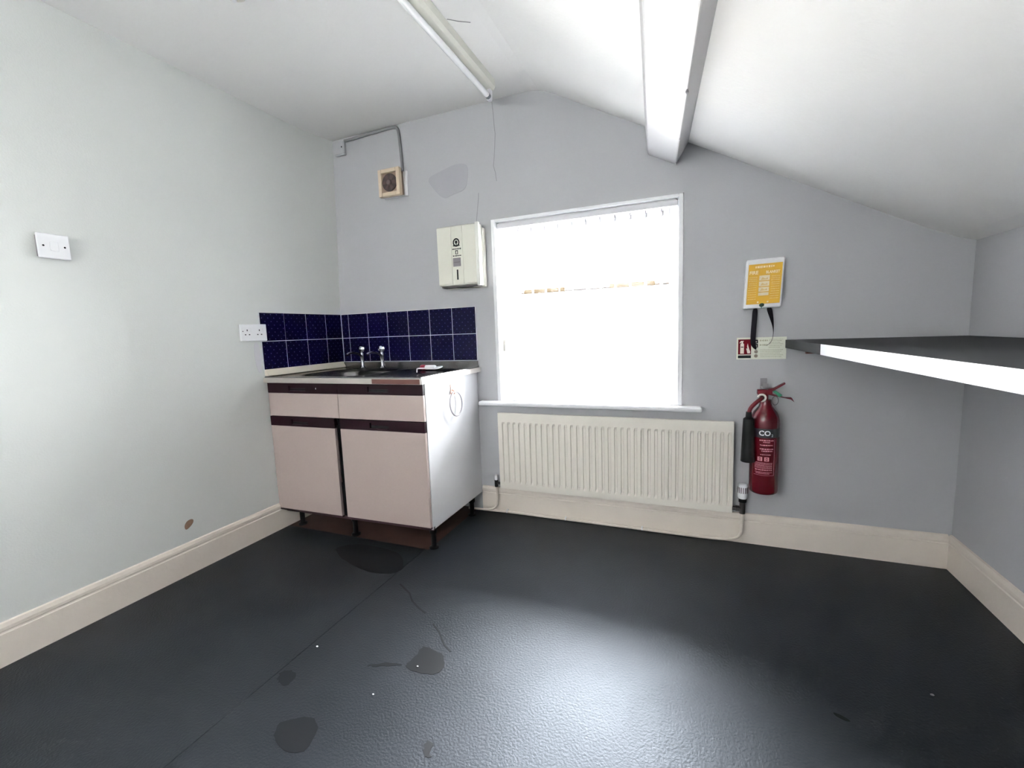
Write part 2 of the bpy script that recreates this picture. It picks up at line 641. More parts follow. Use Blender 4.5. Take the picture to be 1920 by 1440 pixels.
# ------------------------------------------------------------------ window 1 with sill
win = struct(MB().box(WX0 + 0.001, WX0 + 0.022, 0.0, 0.19, WZ0, WZ1 - 0.001)
             .box(WX1 - 0.022, WX1 - 0.001, 0.0, 0.19, WZ0, WZ1 - 0.001)
             .box(WX0 + 0.022, WX1 - 0.022, 0.0, 0.19, WZ1 - 0.015, WZ1 - 0.001)
             .box(WX0 + 0.022, WX1 - 0.022, 0.0, 0.19, WZ0, WZ0 + 0.004)
             .map(lambda v: (v.x, v.y - 0.004, v.z)).build('window_1', M_frame, bevel=0.002),
             'white painted window with a deep lining behind the blind', 'window')
fx0, fx1, fz0, fz1 = WX0 + 0.022, WX1 - 0.022, WZ0 + 0.004, WZ1 - 0.015
ZM = 1.205
for nm, x0, x1, z0, z1 in (('jamb', fx0, fx0 + 0.075, fz0, fz1), ('jamb', fx1 - 0.045, fx1, fz0, fz1),
                           ('top_rail', fx0 + 0.075, fx1 - 0.045, fz1 - 0.06, fz1), ('bottom_rail', fx0 + 0.075, fx1 - 0.045, fz0, fz0 + 0.06),
                           ('meeting_rail', fx0 + 0.075, fx1 - 0.045, ZM - 0.018, ZM + 0.018)):
    MB().box(x0, x1, 0.10, 0.14, z0, z1).build(nm, M_frame, win, bevel=0.004)
MB().box(fx0 + 0.07, fx1 - 0.04, 0.117, 0.121, ZM + 0.016, fz1 - 0.055).build('pane', M_glass, win)
MB().box(fx0 + 0.07, fx1 - 0.04, 0.117, 0.121, fz0 + 0.055, ZM - 0.016).build('pane', M_glass, win)
MB().box(0.991, 2.163, -0.055, 0.0, 0.632, 0.656).box(WX0 + 0.002, WX1 - 0.002, -0.005, 0.18, 0.632, 0.6555).build('window_sill', M_frame, win, bevel=0.009, seg=3)

# rear window added behind the camera as a source of fill light
rw = MB()
for a in (REAR['x0'], (REAR['x0'] + REAR['x1']) / 2 - 0.02, REAR['x1'] - 0.04):
    rw.box(a, a + 0.04, YR - 0.12, YR - 0.06, REAR['z0'], REAR['z1'])
for c in (REAR['z0'], REAR['z1'] - 0.04):
    rw.box(REAR['x0'] + 0.04, REAR['x1'] - 0.04, YR - 0.118, YR - 0.062, c, c + 0.04)
win2 = struct(rw.build('added_window', M_frame), 'plain white window added behind the camera for fill light', 'window')
MB().box(REAR['x0'] + 0.02, REAR['x1'] - 0.02, YR - 0.092, YR - 0.088, REAR['z0'] + 0.02, REAR['z1'] - 0.02).build('pane', M_glass, win2)

M_added_curtain = bpy.data.materials.new('added_curtain_fabric')  # cloth for the added rear window, spreads its fill light
M_added_curtain.use_nodes = True
_n = M_added_curtain.node_tree.nodes
_n.remove(_n['Principled BSDF'])
_d, _t, _m = _n.new('ShaderNodeBsdfDiffuse'), _n.new('ShaderNodeBsdfTranslucent'), _n.new('ShaderNodeMixShader')
_d.inputs['Color'].default_value = (0.7, 0.7, 0.68, 1)
_t.inputs['Color'].default_value = (0.7, 0.7, 0.68, 1)
_m.inputs[0].default_value = 0.32
M_added_curtain.node_tree.links.new(_d.outputs[0], _m.inputs[1])
M_added_curtain.node_tree.links.new(_t.outputs[0], _m.inputs[2])
M_added_curtain.node_tree.links.new(_m.outputs[0], _n['Material Output'].inputs['Surface'])
cw = MB()
NC = 60
vs = []
for i in range(NC + 1):
    x = REAR['x0'] - 0.05 + (REAR['x1'] - REAR['x0'] + 0.1) * i / NC
    for z in (REAR['z0'] - 0.06, REAR['z1'] + 0.06):
        vs.append((x, YR + 0.03 + 0.012 * math.sin(i * 1.1), z))
cw.add(vs, [(2 * i, 2 * i + 2, 2 * i + 3, 2 * i + 1) for i in range(NC)])
tag(cw.build('added_curtain', M_added_curtain, smooth=True), 'pale drape added behind the camera to soften the fill light', 'added_curtain')  # unseen drape, added so the rear fill light falls softly

# ------------------------------------------------------------------ outside: ground and the house opposite
M_ground = mat('pale_concrete', (176, 174, 171), 0.9, var=0.1, var_scale=0.6)
struct(MB().box(-20, 24, 0.6, 30, -3.2, -3.0).build('ground', M_ground), 'pale concrete yard outside the window', 'ground')
M_render = mat('pale_render', (214, 210, 204), 0.9, var=0.05, var_scale=1.5, bump=0.2, bump_scale=40)
M_roof = mat('grey_roof_tiles', (150, 140, 134), 0.9, var=0.2, var_scale=4)
M_gutter = mat('brown_gutter', (14, 11, 7), 0.95, spec=0.0)
HY = 8.0
M_pane = mat('dark_window_pane', (34, 35, 44), 0.9, spec=0.1)
house = thing('house', (0.5, HY, -3.0), 'pale rendered house with brown gutter seen faintly through the window', 'house')
MB().box(-5, 5, HY, HY + 6, -3.0, 1.92).build('facade', M_render, house)
MB().prism([(-5.3, HY - 0.25, 1.98), (-5.3, HY + 3, 3.3), (-5.3, HY + 6.2, 1.98)], (10.6, 0, 0)).build('roof', M_roof, house)
for ga, gb in ((-1.56, -0.60), (0.42, 1.36)):
    MB().tube([(ga, HY - 0.31, 1.945), (gb, HY - 0.31, 1.945)], 0.055, 10).build('gutter', M_gutter, house)
for wx in (-2.6, -0.6, 1.6, 3.4):
    f_ = MB().box(wx - 0.5, wx + 0.5, HY - 0.03, HY + 0.01, 0.0, 1.25).build('window', M_frame, house)
    for px in (-0.23, 0.23):
        for pz in (0.32, 0.92):
            MB().box(wx + px - 0.19, wx + px + 0.19, HY - 0.035, HY - 0.03, pz - 0.26, pz + 0.26).build('pane', M_pane, f_)

# ------------------------------------------------------------------ vertical blind
BY = 0.035
blind = thing('vertical_blind', (1.58, BY, 1.645), 'white vertical blind with sheer vanes filling the window', 'blind')
M_rail = mat('grey_white_headrail', (214, 213, 216), 0.45)
MB().box(1.118, 2.047, BY - 0.018, BY + 0.018, 1.602, 1.628).box(1.125, 2.04, BY - 0.012, BY + 0.012, 1.628, 1.635).build('headrail', M_rail, blind, bevel=0.002)
NV = 11
M_pocket = mat('grey_vane_pocket', (128, 127, 131), 0.6)
for i in range(NV):
    x = 1.236 + i * 0.0737
    a = math.radians(103)
    w = 0.040
    c, s_ = math.cos(a), math.sin(a)
    mb = MB()
    n = 6
    vs = []
    for j in range(n + 1):
        t = -1 + 2 * j / n
        bow = 0.004 * (1 - t * t)
        px, py = t * w * c + bow * s_, t * w * s_ - bow * c
        for z in (0.69, 1.590):
            vs.append((x + px, BY + py, z))
    mb.add(vs, [(2 * j, 2 * j + 2, 2 * j + 3, 2 * j + 1) for j in range(n)])
    v = mb.build('vane', M_sheer, blind, smooth=True)
    md = v.modifiers.new('thick', 'SOLIDIFY')
    md.thickness = 0.0005
    MB().box(x - 0.031, x + 0.031, BY - 0.0035, BY + 0.001, 1.562, 1.583).map(
        lambda p, x=x: (x + (p.x - x) * c - (p.y - BY) * s_, BY + (p.x - x) * s_ + (p.y - BY) * c, p.z)).build('vane_pocket', M_pocket, v)
    MB().tube([(x, BY, 1.605), (x, BY, 1.588), (x + 0.004, BY - 0.002, 1.580)], 0.0022, 6).build('hook', M_pocket, v)
MB().tube([(1.137, BY - 0.02, 1.605), (1.139, BY - 0.022, 1.3), (1.142, BY - 0.022, 0.99)], 0.0014, 6) \
    .tube([(1.145, BY - 0.02, 1.605), (1.149, BY - 0.022, 1.2), (1.152, BY - 0.022, 0.70)], 0.0014, 6).build('cord', M_white, blind)
MB().box(1.134, 1.150, BY - 0.030, BY - 0.014, 0.935, 1.000).build('cord_weight', M_cream, blind, bevel=0.003)
MB().cyl((1.152, BY - 0.022, 0.700), (1.153, BY - 0.022, 0.684), 0.006).build('cord_tassel', M_cream, blind)

# ------------------------------------------------------------------ splashback tiles on the two walls
T = 0.152
ZT = 1.191
XT0 = 0.0634
G = 0.003
TH = 0.007


def tile_mesh(w, h, name, L_cut=False):
    """tile in local coordinates: x 0..w, y 0..-TH, z 0..h"""
    bm = bmesh.new()
    if L_cut:
        cw, ch = 0.034, 0.088
        p = [(cw, 0, 0), (w, 0, 0), (w, 0, h), (0, 0, h), (0, 0, ch), (cw, 0, ch)]
    else:
        p = [(0, 0, 0), (w, 0, 0), (w, 0, h), (0, 0, h)]
    vs = [bm.verts.new(q) for q in p]
    f = bm.faces.new(vs)
    r = bmesh.ops.extrude_face_region(bm, geom=[f])
    bmesh.ops.translate(bm, verts=[g for g in r['geom'] if isinstance(g, bmesh.types.BMVert)], vec=(0, -TH, 0))
    bmesh.ops.recalc_face_normals(bm, faces=bm.faces)
    if not L_cut:
        ed = [e for e in bm.edges if all(abs(v.co.y + TH) < 1e-6 for v in e.verts)]
        bmesh.ops.bevel(bm, geom=ed, offset=0.0015, segments=1, affect='EDGES')
    me = bpy.data.meshes.new(name)
    bm.to_mesh(me)
    bm.free()
    me.materials.append(M_tile)
    return me


def put_tile(me, loc, parent, rz=0.0):
    o = bpy.data.objects.new('tile', me)
    COL.objects.link(o)
    o.parent = parent
    o.location = loc
    o.rotation_euler = (0, 0, rz)
    return o


full = tile_mesh(T - G, T - G, 'tile')
narrow = tile_mesh(XT0 - 0.007 - G, T - G, 'tile')
narrow_l = tile_mesh(0.14 - 0.008 - G, T - G, 'tile')
lcut = tile_mesh(T - G, T - G, 'tile', True)
for r in range(2):
    z = ZT - T * (r + 1) + G / 2
    put_tile(narrow, (0.0085, 0.0, z), wall_back)
    for i in range(6):
        put_tile(full, (XT0 + i * T + G / 2, 0.0, z), wall_back)
    # left wall: the local x axis runs towards +y
    put_tile(narrow_l, (0.0, -0.14 + G / 2, z), wall_left, PI / 2)
    for i in range(3):
        me = lcut if (i == 2 and r == 0) else full
        put_tile(me, (0.0, -0.14 - (i + 1) * T + G / 2, z), wall_left, PI / 2)
MB().box(0.006, XT0 + 6 * T + 0.003, -0.0045, 0.0, ZT - 2 * T, ZT + 0.001).build('grout', M_grout, wall_back)
MB().prism([(0, 0, ZT - 2 * T), (0, 0, ZT + 0.001), (0, -0.14 - 3 * T - 0.002, ZT + 0.001), (0, -0.14 - 3 * T - 0.002, ZT - T + 0.09),
            (0, -0.56, ZT - T + 0.09), (0, -0.56, ZT - T), (0, -0.14 - 3 * T - 0.002, ZT - T), (0, -0.14 - 3 * T - 0.002, ZT - 2 * T)], (0.0045, 0, 0)).build('grout', M_grout, wall_left)

# ------------------------------------------------------------------ sink unit
unit = thing('sink_unit', (0.49, -0.29, 0), 'cream and maroon sink base cabinet on black feet in the corner', 'cabinet')
M_door = mat('cream_pink_laminate', (162, 147, 142), 0.45, spec=0.4, var=0.04, var_scale=120)
M_maroon = mat('dark_maroon_plastic', (30, 8, 17), 0.45, spec=0.15)
M_maroon2 = mat('dark_maroon_board', (46, 20, 30), 0.5)
M_side = mat('white_laminate', (214, 214, 216), 0.32, spec=0.45)
CX = 0.968


def FY(x):
    return -0.588 + 0.026 * x


def front(mb):
    return mb.map(lambda v: (v.x, v.y + FY(v.x), v.z))


MB().box(CX - 0.018, CX, -0.545, -0.002, 0.105, 0.822).build('side_panel', M_side, unit, bevel=0.001)
MB().box(0.014, 0.032, -0.565, -0.002, 0.148, 0.822).build('side_panel', M_side, unit, bevel=0.001)
MB().box(0.032, CX - 0.018, -0.540, -0.015, 0.100, 0.118).build('base_panel', M_maroon2, unit)
MB().box(0.032, CX - 0.018, -0.012, -0.004, 0.118, 0.80).build('back_panel', M_side, unit)
front(MB().box(0.033, CX, 0.019, 0.036, 0.100, 0.118)).build('front_rail', M_maroon2, unit)
front(MB().box(0.440, 0.476, 0.018, 0.036, 0.118, 0.80)).build('centre_post', mat('black_post', (6, 5, 7), 0.8, spec=0.1), unit)
front(MB().box(0.033, 0.95, 0.019, 0.036, 0.60, 0.64)).build('cross_rail', M_maroon2, unit)
MID = 0.471
for i, (x0, x1) in enumerate(((0.004, MID - 0.0015), (MID + 0.0015, CX - 0.002))):
    d = front(MB().box(x0, x1, 0.0, 0.017, 0.640, 0.763)).build('drawer_front', M_door, unit, bevel=0.0012)
    hx0, hx1 = ((0.150, 0.265), (0.655, 0.775))[i]
    st = MB()
    st.box(x0, hx0, 0.0, 0.017, 0.764, 0.818).box(hx1, x1, 0.0, 0.017, 0.764, 0.818)
    st.box(hx0, hx1, 0.0, 0.017, 0.803, 0.818).box(hx0, hx1, 0.0, 0.017, 0.764, 0.776).box(hx0, hx1, 0.012, 0.017, 0.776, 0.803)
    front(st).build('handle_strip', M_maroon, d)
    front(MB().box(hx0 + 0.004, hx1 - 0.004, 0.006, 0.0115, 0.778, 0.789)).build('finger_pull', M_black, d)
for i, (x0, x1) in enumerate(((0.004, 0.437), (MID + 0.0015, CX - 0.002))):
    d = front(MB().box(x0, x1, -0.001, 0.016, 0.122, 0.586)).build('door', M_door, unit, bevel=0.0012)
    hx0, hx1 = ((0.150, 0.265), (0.655, 0.765))[i]
    st = MB()
    st.box(x0, hx0, -0.001, 0.016, 0.587, 0.637).box(hx1, x1, -0.001, 0.016, 0.587, 0.637)
    st.box(hx0, hx1, -0.001, 0.016, 0.624, 0.637).box(hx0, hx1, -0.001, 0.016, 0.587, 0.597).box(hx0, hx1, 0.011, 0.016, 0.597, 0.624)
    front(st).build('handle_strip', M_maroon, d)
    front(MB().box(hx0 + 0.004, hx1 - 0.004, 0.005, 0.0105, 0.599, 0.610)).build('finger_pull', M_black, d)
    front(MB().box(x0, x1, 0.0, 0.016, 0.113, 0.1215)).build('edge_strip', M_maroon2, d)
    if i == 0:
        front(MB().ball((0.335, -0.001, 0.79), 0.004, 8, (0.7, 0.3, 1.2))).build('paint_fleck', M_white, d, smooth=True)
for lx, ly in ((0.955, -0.515), (0.955, -0.105), (0.47, -0.515), (0.075, -0.50), (0.075, -0.065)):
    MB().lathe([(0.024, 0.0), (0.024, 0.008), (0.013, 0.012), (0.013, 0.075), (0.019, 0.082), (0.019, 0.0995)], (lx - 0.008, ly, -0.0035), n=16) \
        .build('leg', M_black, unit, smooth=True)

# stainless sink top
top = thing('steel_sink', (0.49, -0.3, 0.822), 'stainless steel sink top with bowl and drainer, on the cream cabinet', 'sink')


def rbox(x, y, cx, cy, hx, hy, r):
    qx, qy = abs(x - cx) - hx + r, abs(y - cy) - hy + r
    return math.hypot(max(qx, 0), max(qy, 0)) + min(max(qx, qy), 0) - r


def smooth01(t):
    t = max(0, min(1, t))
    return t * t * (3 - 2 * t)


def sink_z(x, y):
    z = 0.850
    b = -rbox(x, y, 0.355, -0.325, 0.195, 0.185, 0.09)
    z -= 0.012 * smooth01((b + 0.03) / 0.03) * (1 if b < 0.2 else 1)
    z -= 0.125 * smooth01(b / 0.045)
    dr = -rbox(x, y, 0.765, -0.325, 0.165, 0.2, 0.07)
    z -= 0.009 * smooth01(dr / 0.02)
    if dr > 0.03:
        z += 0.003 * max(0, math.cos((y + 0.325) * 2 * PI / 0.045))
    rim = min(x - 0.013, 0.985 - x, y + 0.602)
    z += 0.003 * (1 - smooth01(rim / 0.02))
    return z


NX, NYY = 150, 96
vs, fs = [], []
X0, X1, Y0, Y1 = 0.012, 0.986, -0.603, -0.012
xs = [X0] * 2 + [X0 + (X1 - X0) * i / NX for i in range(NX + 1)] + [X1] * 2
ys = [Y0] * 2 + [Y0 + (Y1 - Y0) * i / NYY for i in range(NYY + 1)] + [Y1]
for i, x in enumerate(xs):
    for j, y in enumerate(ys):
        z = sink_z(x, y)
        px, py = x, y
        if i == 0 or i == len(xs) - 1 or j == 0:
            z = 0.822
        elif i == 1 or i == len(xs) - 2 or j == 1:
            z = 0.847
            px = x - 0.003 if i == 1 else x + 0.003 if i == len(xs) - 2 else x
            py = y - 0.003 if j == 1 else y
        if i == 0:
            px = x - 0.003
        if i == len(xs) - 1:
            px = x + 0.003
        if j == 0:
            py = y - 0.003
        vs.append((px, py, z))
n2 = len(ys)
for i in range(len(xs) - 1):
    for j in range(n2 - 1):
        fs.append((i * n2 + j, (i + 1) * n2 + j, (i + 1) * n2 + j + 1, i * n2 + j + 1))
mb = MB()
mb.add(vs, fs)
mb.build('basin_sheet', M_steel, top, smooth=True)
MB().box(0.008, 0.982, -0.0145, -0.0085, 0.83, 0.884).box(0.008, 0.982, -0.0085, -0.0005, 0.83, 0.858).build('upstand', M_steel, top, bevel=0.002)
MB().lathe([(0.0, -0.001), (0.03, -0.001), (0.034, 0.002), (0.036, 0.0)], (0.355, -0.325, 0.714), n=20, cap=False).build('drain', M_chrome, top, smooth=True)
M_lip = mat('pale_metal_edge', (168, 162, 156), 0.4, metal=0.25)
MB().box(0.006, 0.992, -0.611, -0.6062, 0.8205, 0.8475).build('front_edge', M_lip, top, bevel=0.002)
MB().box(0.9893, 0.994, -0.6062, -0.002, 0.8205, 0.8475).build('side_edge', M_lip, top, bevel=0.002)
MB().box(0.72, 0.985, -0.6118, -0.6108, 0.8225, 0.845).build('worn_edge', mat('rust_brown_edge', (96, 62, 56), 0.5, metal=0.4), top)
# cream strip against the left wall
strip = MB().prism([(0.0005, -0.594, 0.8545), (0.026, -0.594, 0.8545), (0.026, -0.594, 0.859), (0.010, -0.594, 0.889), (0.0005, -0.594, 0.889)],
                   (0, 0.575, 0)).build('upstand_strip', mat('cream_sealing_strip', (214, 206, 190), 0.5), bevel=0.002)
tag(strip, 'cream sealing strip along the left edge of the steel sink top', 'trim strip')


# pillar taps
def tap(x, y, label):
    z = sink_z(x, y) + 0.002
    t = thing('tap', (x, y, z), label, 'tap', 'pillar taps on the sink')
    MB().lathe([(0.021, 0), (0.021, 0.004), (0.014, 0.010), (0.0115, 0.018), (0.0105, 0.05), (0.0125, 0.075), (0.014, 0.085), (0.013, 0.094)],
               (x, y, z), n=18).build('body', M_chrome, t, smooth=True)
    P = [(x, y, z + 0.074), (x - 0.004, y - 0.03, z + 0.092), (x - 0.010, y - 0.065, z + 0.100), (x - 0.016, y - 0.095, z + 0.098), (x - 0.018, y - 0.110, z + 0.088)]
    MB().tube(P, [0.0085] * 2 + [0.0078] * 3 + [0.0078] * 5, 12, smooth=1).build('spout', M_chrome, t, smooth=True)
    MB().lathe([(0.0085, 0.094), (0.009, 0.10)], (x, y, z), n=14).build('collar', M_chrome, t, smooth=True)
    hb = MB()
    pr = [(0.010, 0.1), (0.018, 0.106), (0.021, 0.117), (0.019, 0.128), (0.012, 0.134), (0.0, 0.1345)]
    hb.lathe(pr, (x, y, z), n=8, cap=False)
    hb.build('handle', M_acrylic, t)
    MB().lathe([(0.008, 0.1), (0.009, 0.124), (0.006, 0.128)], (x, y, z), n=10).build('handle_core', M_chrome, t, smooth=True)


tap(0.232, -0.098, 'chrome tap with clear knob nearer the tiled corner')
tap(0.388, -0.105, 'chrome tap with clear knob further from the tiled corner')

# white plug with a red cap and a looped cord lying on the drainer
M_red_cap = mat('red_cap', (120, 12, 38), 0.4)
zz = 0.8535
plug = thing('immersion_plug', (0.78, -0.2, zz), 'white stick plug with red cap and looped cord on the drainer', 'plug')
MB().lathe([(0.0115, 0.03), (0.0125, 0.033), (0.0125, 0.085), (0.0105, 0.092), (0.004, 0.094)], (0.72, -0.195, zz + 0.0105), (1, 0.02, 0), 14).build('body', M_white, plug, smooth=True)
MB().lathe([(0.006, -0.006), (0.0125, 0.0), (0.0142, 0.006), (0.0142, 0.026), (0.0125, 0.030)], (0.72, -0.195, zz + 0.0105), (1, 0.02, 0), 14).build('cap', M_red_cap, plug, smooth=True)
MB().tube([(0.814, -0.193, zz + 0.010), (0.855, -0.20, zz + 0.016), (0.885, -0.24, zz + 0.018), (0.885, -0.285, zz + 0.012), (0.86, -0.30, zz + 0.01),
           (0.82, -0.28, zz + 0.012), (0.79, -0.29, zz + 0.013), (0.785, -0.33, zz + 0.016), (0.81, -0.37, zz + 0.012), (0.83, -0.40, zz + 0.004)],
          0.0032, 8, smooth=2).build('cord', M_white, plug, smooth=True)

# towel ring on the white side of the cabinet
ring = thing('towel_ring', (CX, -0.305, 0.69), 'white towel ring hanging from a peach hook on the cabinet side', 'towel ring')
M_peach = mat('peach_plastic', (214, 170, 152), 0.4)
MB().box(CX, CX + 0.004, -0.317, -0.293, 0.735, 0.787).build('hook_plate', M_peach, ring, bevel=0.0035)
MB().tube([(CX + 0.004, -0.305, 0.757), (CX + 0.016, -0.305, 0.752), (CX + 0.020, -0.305, 0.744), (CX + 0.017, -0.305, 0.737), (CX + 0.003, -0.305, 0.737)], 0.004, 8, smooth=1) \
    .build('hook', M_peach, ring, smooth=True)
R0 = 0.062
MB().tube([(CX + 0.0165 + 0.004 * (1 - math.cos(a)), -0.297 + R0 * math.sin(a), 0.746 - R0 + R0 * math.cos(a)) for a in [2 * PI * k / 40 for k in range(40)]],
          0.0042, 10, closed=True).build('ring', mat('pale_grey_ring', (172, 170, 174), 0.4), ring, smooth=True)

# ------------------------------------------------------------------ double socket, left wall
sock = thing('double_socket', (0, -0.645, 1.086), 'white double wall socket overlapping the blue tiles', 'socket')
MB().box(0.0, 0.009, -0.716, -0.573, 1.046, 1.126).build('back_box', mat('shaded_white_plastic', (205, 204, 206), 0.5), sock)
MB().box(0.009, 0.017, -0.719, -0.570, 1.043, 1.129).build('face_plate', M_white, sock, bevel=0.003)
for yc in (-0.682, -0.613):
    for dy, dz, hy, hz in ((0, 0.012, 0.0022, 0.0045), (-0.011, -0.010, 0.0036, 0.0024), (0.011, -0.010, 0.0036, 0.0024)):
        MB().box(0.0168, 0.0174, yc + dy - hy, yc + dy + hy, 1.086 + dz - hz, 1.086 + dz + hz).build('pin_hole', M_dark, sock)
    MB().prism([(0.0168, yc + 0.019, 1.087), (0.0168, yc + 0.033, 1.087), (0.0168, yc + 0.033, 1.108), (0.0168, yc + 0.019, 1.108)], (0.0022, 0, 0)) \
        .map(lambda v: (v.x + (0.002 if v.x > 0.018 and v.z > 1.1 else 0), v.y, v.z)).build('rocker', M_white, sock)
for yc in (-0.706, -0.583):
    MB().cyl((0.0166, yc, 1.093), (0.0174, yc, 1.093), 0.0026, 10).build('screw', M_dark, sock)

# light switch, left wall
sw = thing('light_switch', (0, -1.392, 1.401), 'white single light switch high on the left wall', 'light switch')
MB().box(0.0, 0.014, -1.431, -1.353, 1.365, 1.437).build('back_box', mat('shaded_switch_box', (120, 118, 122), 0.6), sw)  # box greyed to stand for the shadow behind the proud plate
MB().box(0.014, 0.023, -1.435, -1.347, 1.358, 1.444).build('face_plate', M_white, sw, bevel=0.003)
MB().box(0.0225, 0.0245, -1.402, -1.380, 1.385, 1.417).map(lambda v: (v.x + (0.0025 if v.x > 0.024 and v.z < 1.4 else 0), v.y, v.z)).build('rocker', M_white, sw, bevel=0.0008)
for yc in (-1.420, -1.362):
    MB().cyl((0.0226, yc, 1.401), (0.0236, yc, 1.401), 0.0032, 10).build('screw', M_dark, sw)

# ------------------------------------------------------------------ extractor fan, cable and junction box
fan = thing('extractor_fan', (0.49, 0, 1.92), 'small cream square extractor fan above the sink', 'fan')
M_fan = mat('aged_cream_plastic', (206, 188, 164), 0.5, var=0.06, var_scale=40)
FX0, FX1, FZ0, FZ1, FYF = 0.419, 0.565, 1.844, 1.995, -0.07
MB().box(FX0 - 0.006, FX1 + 0.014, -0.012, 0.0, FZ0 + 0.004, FZ1 - 0.008).build('wall_flange', M_white, fan, bevel=0.003)
MB().box(FX0 + 0.012, FX1 - 0.012, FYF + 0.021, -0.012, FZ0 + 0.012, FZ1 - 0.012).build('housing', mat('brown_fan_body', (120, 98, 82), 0.6), fan)
fr = MB()
q = 0.022
fr.box(FX0, FX0 + q, FYF, FYF + 0.028, FZ0, FZ1).box(FX1 - q, FX1, FYF, FYF + 0.028, FZ0, FZ1)
fr.box(FX0 + q, FX1 - q, FYF, FYF + 0.028, FZ1 - q, FZ1).box(FX0 + q, FX1 - q, FYF, FYF + 0.028, FZ0, FZ0 + q)
fr.build('front_frame', M_fan, fan, bevel=0.003)
fc = ((FX0 + FX1) / 2, (FZ0 + FZ1) / 2)
MB().box(FX0 + q, FX1 - q, FYF + 0.016, FYF + 0.021, FZ0 + q, FZ1 - q).build('inner_plate', mat('taupe_fan_plate', (150, 128, 112), 0.6), fan)
MB().lathe([(0.046, 0.0), (0.049, 0.004), (0.049, 0.009)], (fc[0], FYF + 0.0162, fc[1]), (0, -1, 0), 28).build('fan_ring', mat('dark_brown_fan', (48, 34, 32), 0.6), fan, smooth=True)
bl = MB()
for k_ in range(6):
    a = k_ * PI / 3
    u = Vector((math.cos(a), 0, math.sin(a)))
    v_ = Vector((-math.sin(a), 0, math.cos(a)))
    c0 = Vector((fc[0], FYF + 0.006, fc[1]))
    bl.quadbox([c0 + u * 0.012 - v_ * 0.006 + Vector((0, 0.001, 0)), c0 + u * 0.043 - v_ * 0.014 + Vector((0, 0.001, 0)), c0 + u * 0.043 + v_ * 0.010 + Vector((0, -0.003, 0)), c0 + u * 0.012 + v_ * 0.006 + Vector((0, -0.001, 0))], (0, 0.0012, 0))
bl.build('blades', mat('brown_fan_blade', (74, 58, 56), 0.5), fan)
MB().lathe([(0.016, 0), (0.016, 0.006), (0.012, 0.010)], (fc[0], FYF + 0.0072, fc[1]), (0, -1, 0), 16).build('hub', mat('grey_brown_hub', (92, 78, 76), 0.5), fan, smooth=True)

M_cable = mat('painted_grey_cable', (128, 128, 130), 0.6)
cab = MB().tube([(0.145, -0.009, 2.228), (0.22, -0.009, 2.228), (0.32, -0.009, 2.233), (0.42, -0.009, 2.236), (0.505, -0.009, 2.238), (0.535, -0.009, 2.229), (0.541, -0.009, 2.19),
                 (0.545, -0.009, 2.12), (0.548, -0.009, 2.05), (0.550, -0.009, 1.987)], 0.0085, 10, smooth=2).build('fan_cable', M_cable, smooth=True)
tag(cab, 'grey painted cable under the ceiling dropping to the extractor fan', 'cable')
jb = thing('junction_box', (0.11, 0, 2.19), 'grey painted junction box in the upper left corner', 'junction box')
MB().box(0.072, 0.149, -0.022, 0.0, 2.148, 2.226).build('box', M_wall, jb, bevel=0.004)
MB().box(0.076, 0.145, -0.026, -0.022, 2.152, 2.222).build('lid', M_wall, jb, bevel=0.002)
MB().cyl((0.135, -0.0262, 2.19), (0.135, -0.0275, 2.19), 0.004, 10).build('screw', M_dark, jb)

# ------------------------------------------------------------------ paper towel dispenser
DX0, DX1, DZ0, DZ1, DY = 0.807, 1.053, 1.300, 1.622, -0.1
disp = thing('towel_dispenser', (0.93, 0, 1.46), 'cream paper towel dispenser with black emblem beside the window', 'dispenser')
MB().box(DX0 + 0.012, DX1 + 0.004, -0.035, 0.0, DZ0 - 0.006, DZ1 - 0.012).build('back_plate', M_cream, disp, bevel=0.004)
cv = MB()
cv.prism([(DX0, -0.035, DZ0), (DX0, DY + 0.004, DZ0 + 0.006), (DX0, DY, DZ0 + 0.016), (DX0, DY, DZ1 - 0.006), (DX0, DY + 0.006, DZ1), (DX0, -0.035, DZ1)], (DX1 - DX0, 0, 0))
cv.build('cover', M_cream, disp, bevel=0.004)
gx = (0.899, 0.966)
MB().box(gx[0], gx[1], DY - 0.003, DY + 0.001, DZ0 + 0.008, DZ1 - 0.006).build('centre_panel', M_cream, disp, bevel=0.0015)
MB().box(gx[0] - 0.007, gx[0] - 0.003, DY - 0.0035, DY + 0.001, DZ0 + 0.008, DZ1 - 0.006).build('groove_bead', mat('pale_cream_plastic', (238, 236, 226), 0.4), disp, bevel=0.001)
MB().box(DX1 - 0.010, DX1 + 0.012, DY - 0.004, DY + 0.016, DZ0 - 0.004, DZ1 + 0.004).build('side_edge', mat('light_cream_plastic', (238, 238, 230), 0.35), disp, bevel=0.004)
MB().box(DX0 + 0.01, DX1 - 0.01, DY + 0.014, -0.010, DZ0 - 0.004, DZ0 + 0.001).build('base_panel', mat('grey_base_plastic', (78, 75, 76), 0.6), disp)
MB().lathe([(0.052, 0), (0.052, 0.0015)], (0.945, -0.058, DZ0 - 0.0056), (0, 0, 1), 28).map(lambda v: (v.x, -0.058 + (v.y + 0.058) * 0.6, v.z)).build('outlet', M_black, disp)
PY = DY - 0.0032


def flat(mb, pts, d=0.0004, y=None):
    mb.prism([(x, PY if y is None else y, z) for x, z in pts], (0, -d, 0))


